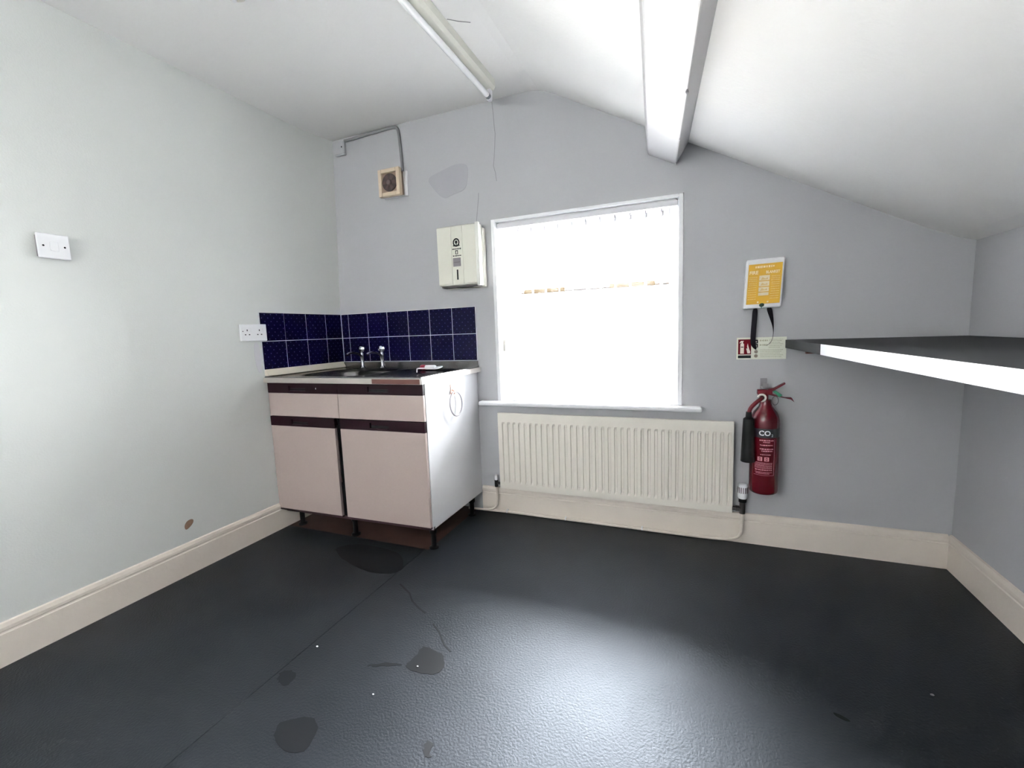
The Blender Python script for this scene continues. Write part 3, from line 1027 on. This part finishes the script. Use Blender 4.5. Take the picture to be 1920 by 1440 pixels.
ec = (0.929, 1.531)
em = MB()
N = 28
for k_ in range(N):
    a, b = 2 * PI * k_ / N, 2 * PI * (k_ + 1) / N
    flat(em, [(ec[0] + r * 0.9 * math.cos(t), ec[1] + r * math.sin(t)) for r, t in ((0.0145, a), (0.0225, a), (0.0225, b), (0.0145, b))])
flat(em, [(ec[0] + 0.008 * math.cos(2 * PI * k_ / 12), ec[1] + 0.002 + 0.009 * math.sin(2 * PI * k_ / 12)) for k_ in range(12)])
flat(em, [(ec[0] - 0.003, ec[1] - 0.016), (ec[0] + 0.003, ec[1] - 0.016), (ec[0] + 0.0015, ec[1] + 0.002), (ec[0] - 0.0015, ec[1] + 0.002)])
for s_ in (-1, 1):
    flat(em, [(ec[0] + s_ * 0.014, ec[1] - 0.008), (ec[0] + s_ * 0.0225, ec[1] - 0.018), (ec[0] + s_ * 0.010, ec[1] - 0.020)])
em.build('emblem', M_black, disp)
pr = MB()
random.seed(9)


def strokes(mb, x0, x1, zc, h, y=None, dens=0.75, slope=0.0):
    """a line of print too small to read: uneven short strokes"""
    x = x0
    while x < x1 - 0.0006:
        w = random.uniform(0.5, 1.4) * h * 0.7
        w = min(w, x1 - x)
        hh = h * random.uniform(0.65, 1.0)
        zz_ = zc + slope * (x - x0)
        flat(mb, [(x, zz_ - hh / 2), (x + w, zz_ - hh / 2), (x + w, zz_ + hh / 2), (x, zz_ + hh / 2)], y=y)
        x += w + h * random.uniform(0.15, 0.45) / dens * 0.7


strokes(pr, 0.903, 0.957, 1.497, 0.008)
strokes(pr, 0.906, 0.957, 1.461, 0.008)
for a0, a1, c0, c1 in ((0.921, 0.937, 1.486, 1.490), (0.921, 0.937, 1.469, 1.472), (0.921, 0.925, 1.472, 1.486), (0.933, 0.937, 1.472, 1.486)):
    flat(pr, [(a0, c0), (a1, c0), (a1, c1), (a0, c1)])
pr.build('print', M_black, disp)
st = MB()
flat(st, [(0.905, 1.405), (0.952, 1.405), (0.952, 1.450), (0.905, 1.450)])
st.build('sticker', mat('grey_sticker', (128, 122, 126), 0.5), disp)
st = MB()
flat(st, [(0.910, 1.426), (0.947, 1.426), (0.947, 1.429), (0.910, 1.429)], y=PY - 0.0004)
st.build('sticker_print', mat('dark_grey_print', (96, 88, 92), 0.5), disp)
MB().box(0.9245, 0.9335, PY - 0.0004, PY + 0.0005, 1.334, 1.388).build('level_slot', M_black, disp, bevel=0.002)

# ------------------------------------------------------------------ radiator
RX0, RX1, RZ0, RZ1 = 1.106, 2.300, 0.156, 0.594
RYF = -0.052
rad = thing('radiator', (1.70, 0, RZ0), 'long cream panel radiator with vertical ribs under the window', 'radiator')
M_rad = mat('cream_radiator_enamel', (232, 226, 216), 0.38, spec=0.45, var=0.02, var_scale=4)
NR = 36
x_in0, x_in1 = RX0 + 0.010, RX1 - 0.010
pitch = (x_in1 - x_in0) / NR
us = []
for i in range(NR):
    for u, d in ((0.0, 0), (0.5, 0), (0.62, 1), (0.88, 1)):
        us.append((x_in0 + (i + u) * pitch, d))
us = [(RX0 + 0.003, 0)] + us + [(x_in1, 0), (RX1 - 0.003, 0)]
zs = [(RZ0 + 0.003, 0), (RZ0 + 0.034, 0), (RZ0 + 0.052, 1), (RZ1 - 0.064, 1), (RZ1 - 0.050, 0), (RZ1 - 0.003, 0)]
vs = [(x, RYF + 0.008 * dx * dz, z) for x, dx in us for z, dz in zs]
nz = len(zs)
fs = [(i * nz + j, (i + 1) * nz + j, (i + 1) * nz + j + 1, i * nz + j + 1) for i in range(len(us) - 1) for j in range(nz - 1)]
mb = MB()
mb.add(vs, fs)
mb.build('front_panel', M_rad, rad)
MB().box(RX0, RX1, RYF + 0.002, -0.034, RZ0, RZ0 + 0.012).box(RX0, RX1, RYF + 0.002, -0.034, RZ1 - 0.012, RZ1) \
    .box(RX0, RX0 + 0.01, RYF + 0.002, -0.034, RZ0 + 0.012, RZ1 - 0.012).box(RX1 - 0.01, RX1, RYF + 0.002, -0.034, RZ0 + 0.012, RZ1 - 0.012) \
    .box(RX0 + 0.01, RX1 - 0.01, -0.040, -0.034, RZ0 + 0.012, RZ1 - 0.012).build('panel_rim', M_rad, rad, bevel=0.003)
for bx in (1.30, 2.10):
    MB().box(bx, bx + 0.03, -0.034, -0.0012, 0.24, 0.50).build('bracket', M_rad, rad)
M_brass = mat('dull_grey_brass', (84, 80, 80), 0.4, metal=0.8)
VX = 2.341
tv = MB().cyl((RX1 - 0.002, -0.043, 0.180), (VX, -0.043, 0.180), 0.010, 14).cyl((VX, -0.043, 0.158), (VX, -0.043, 0.215), 0.0125, 16) \
    .cyl((RX1 + 0.012, -0.043, 0.180), (RX1 + 0.028, -0.043, 0.180), 0.0145, 6).build('valve_body', M_brass, rad, smooth=True)
MB().cyl((VX, -0.043, 0.215), (VX, -0.043, 0.232), 0.017, 18).build('valve_nut', M_black, tv, smooth=True)
MB().lathe([(0.0175, 0.232), (0.0205, 0.238), (0.0215, 0.262), (0.0205, 0.290), (0.017, 0.300), (0.0, 0.301)], (VX, -0.043, 0.0), n=22, cap=False).build('thermostat_head', M_white, tv, smooth=True)
sl = MB()
for k_ in range(16):
    a = 2 * PI * k_ / 16
    c_, s_ = math.cos(a), math.sin(a)
    u = Vector((c_, s_, 0))
    v_ = Vector((-s_, c_, 0))
    c0 = Vector((VX, -0.043, 0)) + u * 0.0208
    sl.quadbox([c0 - v_ * 0.0016 + Vector((0, 0, 0.260)), c0 + v_ * 0.0016 + Vector((0, 0, 0.260)), c0 + v_ * 0.0016 + Vector((0, 0, 0.288)), c0 - v_ * 0.0016 + Vector((0, 0, 0.288))], u * 0.0012)
sl.build('head_slots', mat('dark_slot', (66, 44, 48), 0.6), tv)
LX = 1.079
lv = MB().cyl((LX, -0.04, 0.182), (RX0 + 0.004, -0.04, 0.182), 0.008, 12).cyl((LX, -0.04, 0.160), (LX, -0.04, 0.200), 0.0105, 14).build('lockshield_valve', mat('black_valve', (34, 33, 36), 0.4, metal=0.4), rad, smooth=True)
MB().lathe([(0.0095, 0.200), (0.0105, 0.206), (0.0095, 0.229), (0.004, 0.232)], (LX, -0.04, 0), n=14).build('valve_cap', M_white, lv, smooth=True)

# pipes and clips along the skirting board
M_pipe = mat('painted_cream_pipe', (214, 204, 192), 0.5, var=0.06, var_scale=20)
pp = thing('heating_pipe', (1.7, -0.03, 0.0), 'thin cream painted heating pipe along the foot of the skirting', 'pipe')
MB().tube([(VX, -0.043, 0.1565), (VX, -0.043, 0.10), (VX, -0.041, 0.065), (2.325, -0.038, 0.035), (2.29, -0.035, 0.021), (2.24, -0.030, 0.013), (2.10, -0.026, 0.0095), (1.8, -0.024, 0.0095),
           (1.4, -0.024, 0.0095), (1.10, -0.025, 0.0095), (0.985, -0.034, 0.0095)], 0.0075, 12, smooth=2).build('flow_pipe', M_pipe, pp, smooth=True)
MB().tube([(LX, -0.04, 0.1585), (LX + 0.003, -0.04, 0.12), (LX + 0.004, -0.04, 0.07), (LX - 0.004, -0.041, 0.04), (1.05, -0.044, 0.022), (1.01, -0.050, 0.018), (0.96, -0.052, 0.016), (0.90, -0.052, 0.016)],
          0.006, 12, smooth=2).build('return_pipe', M_pipe, pp, smooth=True)
for cx_ in (1.135, 1.482, 1.886):
    MB().tube([(cx_, -0.014, 0.004), (cx_, -0.016, 0.020), (cx_, -0.026, 0.0215), (cx_, -0.034, 0.017), (cx_, -0.0355, 0.008)], 0.003, 6, smooth=1).build('pipe_clip', M_white, pp, smooth=True)

# ------------------------------------------------------------------ fire blanket
bk = thing('fire_blanket', (2.40, 0, 1.11), 'white fire blanket case with yellow label and black pull straps', 'fire blanket')


def bkm(v):
    # the case hangs slightly askew
    return (v.x + 0.045 * (v.z - 1.2), v.y, v.z + 0.02 * (v.x - 2.4))


KX0, KX1, KZ0, KZ1, KY = 2.329, 2.476, 1.106, 1.318, -0.04
MB().box(KX0, KX1, KY, 0.0, KZ0, KZ1).map(bkm).build('case', M_white, bk, bevel=0.006, seg=3)
PYK = KY - 0.0005
MB().box(KX0 + 0.010, KX1 - 0.008, PYK, KY + 0.001, KZ0 + 0.018, KZ1 - 0.022).map(bkm).build('label', mat('yellow_label', (200, 156, 48), 0.55, spec=0.2), bk)
M_lw = mat('cream_white_print', (240, 226, 196), 0.5)


def word(mb, body, size, x, z, y, sx=1.0, bold=0):
    vs_, fs_ = text_shape(body, size, 0.0004, bold=0.0007)
    mb.add([(x + v.x * sx, y + v.y, z + v.z) for v in vs_], fs_)


KP = PYK - 0.0002
tx = MB()
word(tx, 'FIRE', 0.020, KX0 + 0.014, 1.2535, KP, 0.95)
word(tx, 'BLANKET', 0.016, KX0 + 0.078, 1.2535, KP, 0.78)
random.seed(3)
strokes(tx, KX0 + 0.036, KX0 + 0.112, 1.283, 0.010, y=KP)
for zz_ in (1.240, 1.232, 1.224, 1.214, 1.206, 1.196, 1.186, 1.176, 1.166, 1.156, 1.146):
    strokes(tx, KX0 + 0.014, KX0 + 0.046, zz_, 0.0022, y=KP, dens=0.5)
    strokes(tx, KX0 + 0.100, KX0 + 0.133, zz_, 0.0022, y=KP, dens=0.5)
for xx in (KX0 + 0.055, KX0 + 0.093):
    flat(tx, [(xx + 0.004 * math.cos(2 * PI * k_ / 10), 1.132 + 0.004 * math.sin(2 * PI * k_ / 10)) for k_ in range(10)], y=KP)
tx.map(bkm).build('print', M_lw, bk)
pc = MB()
for i, (z0, z1) in enumerate(((1.225, 1.246), (1.200, 1.221), (1.177, 1.196), (1.160, 1.173))):
    flat(pc, [(KX0 + 0.054, z0), (KX0 + 0.094, z0), (KX0 + 0.094, z1), (KX0 + 0.054, z1)], y=KP)
pc.map(bkm).build('picture_panel', mat('cream_picture_panel', (226, 214, 190), 0.5), bk)
pc = MB()
for z0 in (1.227, 1.203, 1.180):
    flat(pc, [(KX0 + 0.060, z0), (KX0 + 0.088, z0 + 0.002), (KX0 + 0.086, z0 + 0.010), (KX0 + 0.078, z0 + 0.005), (KX0 + 0.066, z0 + 0.012)], y=KP - 0.0004)
pc.map(bkm).build('picture_drawing', mat('ochre_drawing', (206, 178, 120), 0.5), bk)
MB().ball((KX0 + 0.071, KY - 0.001, 1.119), 0.0095, 12, (1.05, 0.35, 0.85)).map(bkm).build('seal', mat('dark_green_seal', (16, 52, 44), 0.4), bk, smooth=True)
MB().box(KX0 + 0.0695, KX0 + 0.0725, KY - 0.0015, KY + 0.001, 1.1045, 1.112).map(bkm).build('seal_stem', mat('teal_stem', (86, 142, 140), 0.4), bk)


def strap(P, w, name='pull_strap'):
    """flat webbing: centre line points with a width direction"""
    mb = MB()
    vs_ = []
    for (x, y, z), (dx, dy) in zip(P, w):
        vs_ += [(x - dx, y - dy, z), (x + dx, y + dy, z)]
    mb.add(vs_, [(2 * i, 2 * i + 1, 2 * i + 3, 2 * i + 2) for i in range(len(P) - 1)])
    o = mb.build(name, mat('black_webbing', (20, 16, 24), 0.8, spec=0.2), bk, smooth=True)
    md = o.modifiers.new('thick', 'SOLIDIFY')
    md.thickness = 0.0016
    md.offset = 0
    sb = o.modifiers.new('round', 'SUBSURF')
    sb.levels = sb.render_levels = 2


strap([(2.3745, -0.020, 1.112), (2.373, -0.021, 1.07), (2.370, -0.022, 1.02), (2.368, -0.024, 0.97), (2.369, -0.028, 0.945), (2.3755, -0.032, 0.930), (2.380, -0.033, 0.922)],
      [(0.0115, 0)] * 5 + [(0.008, 0.002), (0.001, 0.001)])
strap([(2.4265, -0.020, 1.112), (2.433, -0.022, 1.085), (2.441, -0.026, 1.05), (2.446, -0.031, 1.015), (2.446, -0.036, 0.985), (2.440, -0.040, 0.960), (2.428, -0.042, 0.945), (2.416, -0.040, 0.940)],
      [(0.0125, 0.0), (0.0115, 0.003), (0.008, 0.008), (0.003, 0.011), (0.0015, 0.011), (0.002, 0.011), (0.003, 0.010), (0.003, 0.009)])

# ------------------------------------------------------------------ extinguisher notice
sg = thing('extinguisher_notice', (2.404, 0, 0.93), 'white and red extinguisher notice on the wall at the shelf end', 'sign')
MB().box(2.305, 2.503, -0.003, 0.0, 0.878, 0.977).build('board', mat('pale_green_white_board', (226, 228, 212), 0.45), sg, bevel=0.0008)
SY = -0.003
sp = MB()
flat(sp, [(2.311, 0.900), (2.364, 0.900), (2.364, 0.969), (2.311, 0.969)], y=SY)
sp.build('red_panel', mat('crimson_print', (100, 3, 18), 0.6, spec=0.1), sg)
sp = MB()
flat(sp, [(2.311, 0.883), (2.364, 0.883), (2.364, 0.896), (2.311, 0.896)], y=SY)
M_dgp = mat('dark_green_grey_print', (24, 32, 31), 0.6, spec=0.15)
sp.build('dark_panel', M_dgp, sg)
for z0 in (0.950, 0.931):
    sp = MB()
    flat(sp, [(2.377, z0), (2.391, z0), (2.391, z0 + 0.016), (2.377, z0 + 0.016)], y=SY)
    sp.build('dark_symbol', M_dgp, sg)
M_taupe = mat('taupe_print', (150, 138, 122), 0.45)
for zc in (0.912, 0.893):
    sp = MB()
    flat(sp, [(2.384 + 0.0075 * math.cos(2 * PI * k_ / 16), zc + 0.0075 * math.sin(2 * PI * k_ / 16)) for k_ in range(16)], y=SY)
    sp.build('grey_symbol', M_taupe, sg)
sp = MB()
S2 = SY - 0.0004
flat(sp, [(2.320, 0.904), (2.335, 0.904), (2.335, 0.946), (2.3335, 0.950), (2.3215, 0.950), (2.320, 0.946)], y=S2)
flat(sp, [(2.324, 0.950), (2.331, 0.950), (2.331, 0.957), (2.334, 0.962), (2.322, 0.962), (2.3165, 0.953), (2.319, 0.951), (2.324, 0.957)], y=S2)
flat(sp, [(2.349, 0.905), (2.360, 0.905), (2.3605, 0.914), (2.357, 0.922), (2.3545, 0.930), (2.350, 0.950), (2.3475, 0.938), (2.349, 0.926), (2.344, 0.928), (2.347, 0.916)], y=S2)
flat(sp, [(2.3815, 0.9535), (2.3865, 0.9535), (2.3865, 0.9605), (2.3815, 0.9605)], y=S2)
flat(sp, [(2.3825, 0.934), (2.3865, 0.934), (2.3875, 0.939), (2.3845, 0.944), (2.3815, 0.939)], y=S2)
sp.build('pictogram', mat('cream_print', (236, 228, 216), 0.45), sg)
sp = MB()
flat(sp, [(2.322, 0.932), (2.333, 0.932), (2.333, 0.936), (2.322, 0.936)], y=S2 - 0.0004)
sp.build('pictogram_band', M_black, sg)
sp = MB()
random.seed(12)
strokes(sp, 2.398, 2.430, 0.962, 0.008, y=SY)
strokes(sp, 2.398, 2.430, 0.942, 0.008, y=SY)
for i, zc in enumerate((0.966, 0.960, 0.952, 0.946, 0.938, 0.931, 0.920, 0.913, 0.905, 0.897, 0.889)):
    strokes(sp, 2.434 if zc > 0.925 else 2.400, 2.490 - (i % 3) * 0.006, zc, 0.0026, y=SY, dens=0.6)
sp.build('print', mat('olive_grey_print', (168, 168, 140), 0.5), sg)

# ------------------------------------------------------------------ fire extinguisher
EX, EY = 2.418, -0.080
ext = thing('fire_extinguisher', (EX, EY, 0.285), 'red fire extinguisher with black horn hanging beside the radiator', 'fire extinguisher')
M_red = mat('red_enamel', (74, 2, 15), 0.25, spec=0.5)
M_red2 = mat('red_lever_paint', (92, 4, 20), 0.4, spec=0.3)
RAD = 0.0575
MB().lathe([(0.0, 0.290), (0.030, 0.286), (0.050, 0.287), (0.056, 0.292), (RAD, 0.300), (RAD, 0.600), (0.0565, 0.618), (0.053, 0.634), (0.046, 0.651), (0.036, 0.664), (0.0275, 0.676),
            (0.0235, 0.690), (0.0225, 0.706), (0.0, 0.706)], (EX, EY, 0), n=36, cap=False).build('cylinder', M_red, ext, smooth=True)
MB().lathe([(RAD + 0.0005, 0.545), (RAD + 0.0005, 0.585)], (EX, EY, 0), n=36, cap=False).build('black_band', mat('black_band_print', (10, 9, 20), 0.3), ext, smooth=True)


def wrap(mb, a0):
    """bend flat print (x = arc length from the front line, z up) around the cylinder; a0 faces the room"""
    out = MB()
    out.f = mb.f
    out.v = [Vector((EX + (RAD + 0.0008 - v.y) * math.sin(a0 + v.x / RAD), EY - (RAD + 0.0008 - v.y) * math.cos(a0 + v.x / RAD), v.z)) for v in mb.v]
    return out


A0 = math.radians(-8)
lt = MB()
vs_, fs_ = text_shape('CO', 0.030, 0.0004, bold=0.0008)
lt.add([(v.x * 1.0 - 0.022, v.y, v.z + 0.556) for v in vs_], fs_)
vs_, fs_ = text_shape('2', 0.016, 0.0004)
lt.add([(v.x + 0.0265, v.y, v.z + 0.551) for v in vs_], fs_)
wrap(lt, A0).build('gas_lettering', mat('white_print', (232, 232, 236), 0.4), ext)
lb = MB()
random.seed(21)
YP = -0.0004


def lstrokes(x0, x1, zc, h, dens=0.7):
    x = x0
    while x < x1 - 0.0005:
        w = min(random.uniform(0.6, 1.6) * h, x1 - x)
        lb.box(x, x + w, YP, 0, zc - h * random.uniform(0.3, 0.5), zc + h * random.uniform(0.3, 0.5))
        x += w + h * 0.25 / dens


lstrokes(-0.018, 0.036, 0.534, 0.006)
lstrokes(-0.004, 0.022, 0.526, 0.004)
lstrokes(-0.016, 0.034, 0.513, 0.005)
lstrokes(-0.016, 0.038, 0.496, 0.006)
lstrokes(-0.010, 0.034, 0.487, 0.005)
lstrokes(-0.014, 0.026, 0.471, 0.004)
for x0 in (-0.024, 0.002):
    lb.box(x0, x0 + 0.018, YP, 0, 0.442, 0.445)
    lb.box(x0, x0 + 0.018, YP, 0, 0.457, 0.460)
    lb.box(x0, x0 + 0.005, YP, 0, 0.445, 0.457)
    lb.box(x0 + 0.013, x0 + 0.018, YP, 0, 0.445, 0.457)
    lb.box(x0 + 0.007, x0 + 0.011, YP, 0, 0.448, 0.454)
for zc in (0.434, 0.428, 0.422, 0.416, 0.410):
    lstrokes(-0.036, 0.034, zc, 0.003, 0.8)
lstrokes(-0.034, 0.034, 0.402, 0.005)
lstrokes(-0.034, 0.034, 0.392, 0.003)
lstrokes(-0.030, 0.024, 0.386, 0.003)
lb.box(0.041, 0.0418, YP, 0, 0.378, 0.54)
for k_ in range(16):
    lb.box(-0.040 + k_ * 0.0051, -0.040 + (k_ + 1) * 0.0051, YP, 0, 0.378, 0.3788)
wrap(lb, A0).build('label_print', mat('pink_white_print', (196, 128, 140), 0.45), ext)
# valve head with levers, hose and horn
vb = MB().cyl((EX - 0.006, EY, 0.704), (EX - 0.006, EY, 0.742), 0.0165, 18).box(EX - 0.034, EX + 0.024, EY - 0.014, EY + 0.014, 0.728, 0.750).build('valve_head', M_red2, ext, bevel=0.003)
lv1 = MB()
lv1.quadbox([(EX + 0.006, EY - 0.011, 0.738), (EX + 0.030, EY - 0.011, 0.747), (EX + 0.072, EY - 0.011, 0.776), (EX + 0.070, EY - 0.011, 0.783)], (0, 0.022, 0))
lv1.quadbox([(EX + 0.006, EY - 0.011, 0.738), (EX + 0.070, EY - 0.011, 0.783), (EX + 0.030, EY - 0.011, 0.758), (EX + 0.006, EY - 0.011, 0.752)], (0, 0.022, 0))
lv1.build('upper_lever', M_red2, ext, bevel=0.0012)
lv2 = MB()
lv2.quadbox([(EX + 0.008, EY - 0.011, 0.728), (EX + 0.060, EY - 0.011, 0.717), (EX + 0.096, EY - 0.011, 0.710), (EX + 0.008, EY - 0.011, 0.736)], (0, 0.022, 0))
lv2.quadbox([(EX + 0.060, EY - 0.011, 0.717), (EX + 0.094, EY - 0.011, 0.709), (EX + 0.108, EY - 0.011, 0.697), (EX + 0.097, EY - 0.011, 0.717)], (0, 0.022, 0))
lv2.build('lower_lever', M_red2, ext, bevel=0.0012)
MB().quadbox([(EX + 0.024, EY - 0.0135, 0.744), (EX + 0.034, EY - 0.0135, 0.748), (EX + 0.062, EY - 0.0135, 0.728), (EX + 0.050, EY - 0.0135, 0.718)], (0, 0.027, 0)).build('green_tag', mat('green_tag', (26, 104, 78), 0.4), ext, bevel=0.001)
MB().tube([(EX + 0.034 + 0.012 * math.cos(a), EY - 0.016, 0.704 + 0.019 * math.sin(a)) for a in [2 * PI * k_ / 20 for k_ in range(20)]], 0.0016, 6, closed=True).build('pin_ring', mat('grey_wire', (112, 112, 114), 0.3, metal=0.8), ext, smooth=True)
MB().tube([(EX - 0.018 + 0.0145 * math.cos(a), EY - 0.0225, 0.716 + 0.0145 * math.sin(a)) for a in [math.radians(d_) for d_ in range(-100, 171, 15)]], 0.0042, 8).build('swivel_ring', mat('polished_nut', (244, 238, 232), 0.3, metal=0.1), ext, smooth=True)
hs = [(EX - 0.018, EY - 0.012, 0.716), (EX - 0.020, EY - 0.032, 0.714), (EX - 0.040, EY - 0.042, 0.700), (EX - 0.062, EY - 0.046, 0.676), (EX - 0.069, EY - 0.047, 0.655), (EX - 0.0695, EY - 0.047, 0.640)]
MB().tube(hs, 0.0085, 12, smooth=2).build('discharge_pipe', M_red2, ext, smooth=True)
hx, hy = EX - 0.0695, EY - 0.047
MB().lathe([(0.011, 0.657), (0.0125, 0.640), (0.0125, 0.634), (0.0215, 0.626), (0.0225, 0.61), (0.0285, 0.436), (0.0265, 0.434), (0.0205, 0.60), (0.0, 0.604)], (hx, hy, 0), n=24, cap=False).build('horn', M_black, ext, smooth=True)
# wall hook the extinguisher hangs from
hk = thing('wall_hook', (EX, 0, 0.76), 'grey metal wall hook above the red extinguisher', 'hook')
M_zinc = mat('grey_zinc', (150, 148, 150), 0.35, metal=0.7)
MB().box(EX - 0.014, EX + 0.014, -0.004, 0.0, 0.715, 0.792).build('plate', M_zinc, hk, bevel=0.003)
MB().box(EX - 0.011, EX + 0.011, -0.066, -0.004, 0.752, 0.756).box(EX - 0.011, EX + 0.011, -0.066, -0.062, 0.756, 0.774).build('arm', M_zinc, hk, bevel=0.0015)

# ------------------------------------------------------------------ worktop shelf on the right
sh = thing('shelf', (2.8, -1.1, 0.963), 'long grey shelf with white front edge along the right wall', 'shelf')
M_grey_top = mat('grey_laminate', (40, 41, 43), 0.6, spec=0.12, var=0.06, var_scale=8)
M_edge = mat('white_edge_strip', (206, 206, 209), 0.5, var=0.02, var_scale=9)
ZS, TS = 0.963, 0.036
fx = lambda y: 2.498 - 0.045 * y
Ye = -2.35
MB().prism([(fx(0), -0.0005, ZS - TS), (RW - 0.0005, -0.0005, ZS - TS), (RW - 0.0005, Ye, ZS - TS), (fx(Ye), Ye, ZS - TS)], (0, 0, TS)).build('board', M_grey_top, sh, bevel=0.001)
MB().prism([(fx(-0.5) - 0.0015, -0.5, ZS - TS), (fx(-0.5), -0.5, ZS - TS), (fx(Ye), Ye, ZS - TS), (fx(Ye) - 0.0015, Ye, ZS - TS)], (0, 0, TS)).build('front_edge', M_edge, sh)
MB().box(2.575, RW - 0.001, -0.022, -0.0005, ZS - TS - 0.026, ZS - TS - 0.0005).build('wall_batten', mat('reddish_wood', (112, 66, 56), 0.7), sh)
MB().box(RW - 0.022, RW - 0.0005, Ye, -0.024, ZS - TS - 0.026, ZS - TS - 0.0005).build('wall_batten', mat('reddish_wood', (112, 66, 56), 0.7), sh)

# ------------------------------------------------------------------ fluorescent batten and ceiling rose
fl = thing('batten_light', (1.20, -0.9, 2.25), 'cream fluorescent batten light with bare tube on the ceiling', 'ceiling light')
M_batten = mat('cream_batten_enamel', (228, 227, 216), 0.4)
LZ = 2.2515
MB().prism([(1.166, -0.17, LZ), (1.222, -0.17, LZ), (1.222, -0.17, LZ - 0.035), (1.212, -0.17, LZ - 0.048), (1.176, -0.17, LZ - 0.048), (1.166, -0.17, LZ - 0.035)], (0, -1.48, 0)).build('body', M_batten, fl, bevel=0.003)
for yy in (-0.185, -1.635):
    MB().box(1.184, 1.206, yy - 0.011, yy + 0.011, LZ - 0.098, LZ - 0.046).build('lamp_holder', M_white, fl, bevel=0.004)
MB().cyl((1.195, -0.196, LZ - 0.082), (1.195, -1.624, LZ - 0.082), 0.013, 20).build('tube', mat('white_tube_glass', (244, 244, 244), 0.15), fl, smooth=True)
for ya, yb in ((-0.196, -0.216), (-1.604, -1.624)):
    MB().cyl((1.195, ya, LZ - 0.082), (1.195, yb, LZ - 0.082), 0.0134, 20).build('end_cap', M_chrome, fl, smooth=True)
rose = thing('ceiling_rose', (0.645, -1.075, 2.247), 'small cream ceiling rose at the top edge of the picture', 'ceiling rose')
MB().lathe([(0.046, 0.0), (0.046, -0.008), (0.038, -0.022), (0.016, -0.030), (0.0, -0.030)], (0.645, -1.08, 2.2495), n=24, cap=False).build('cover', M_cream, rose, smooth=True)
MB().cyl((0.645, -1.08, 2.221), (0.645, -1.08, 2.205), 0.008, 12).build('cable_stub', M_white, rose)

# ------------------------------------------------------------------ crumbs on the floor
for (x, y, r), lb_ in zip(((0.943, -1.254, 0.0045), (1.261, -1.354, 0.0032), (1.322, -1.216, 0.0032), (2.744, -0.825, 0.005)),
                          ('white paint fleck beside the floor seam', 'white paint fleck on open floor nearer the camera than the dark spill', 'white paint fleck lying in the dark floor spill',
                           'grey paint fleck alone on the right of the floor')):
    o = MB().ball((x, y, 0.0022), r, 8, (1.0, 0.7, 0.45)).build('paint_fleck', M_white if x < 2 else M_cable, smooth=True)
    tag(o, lb_, 'debris')
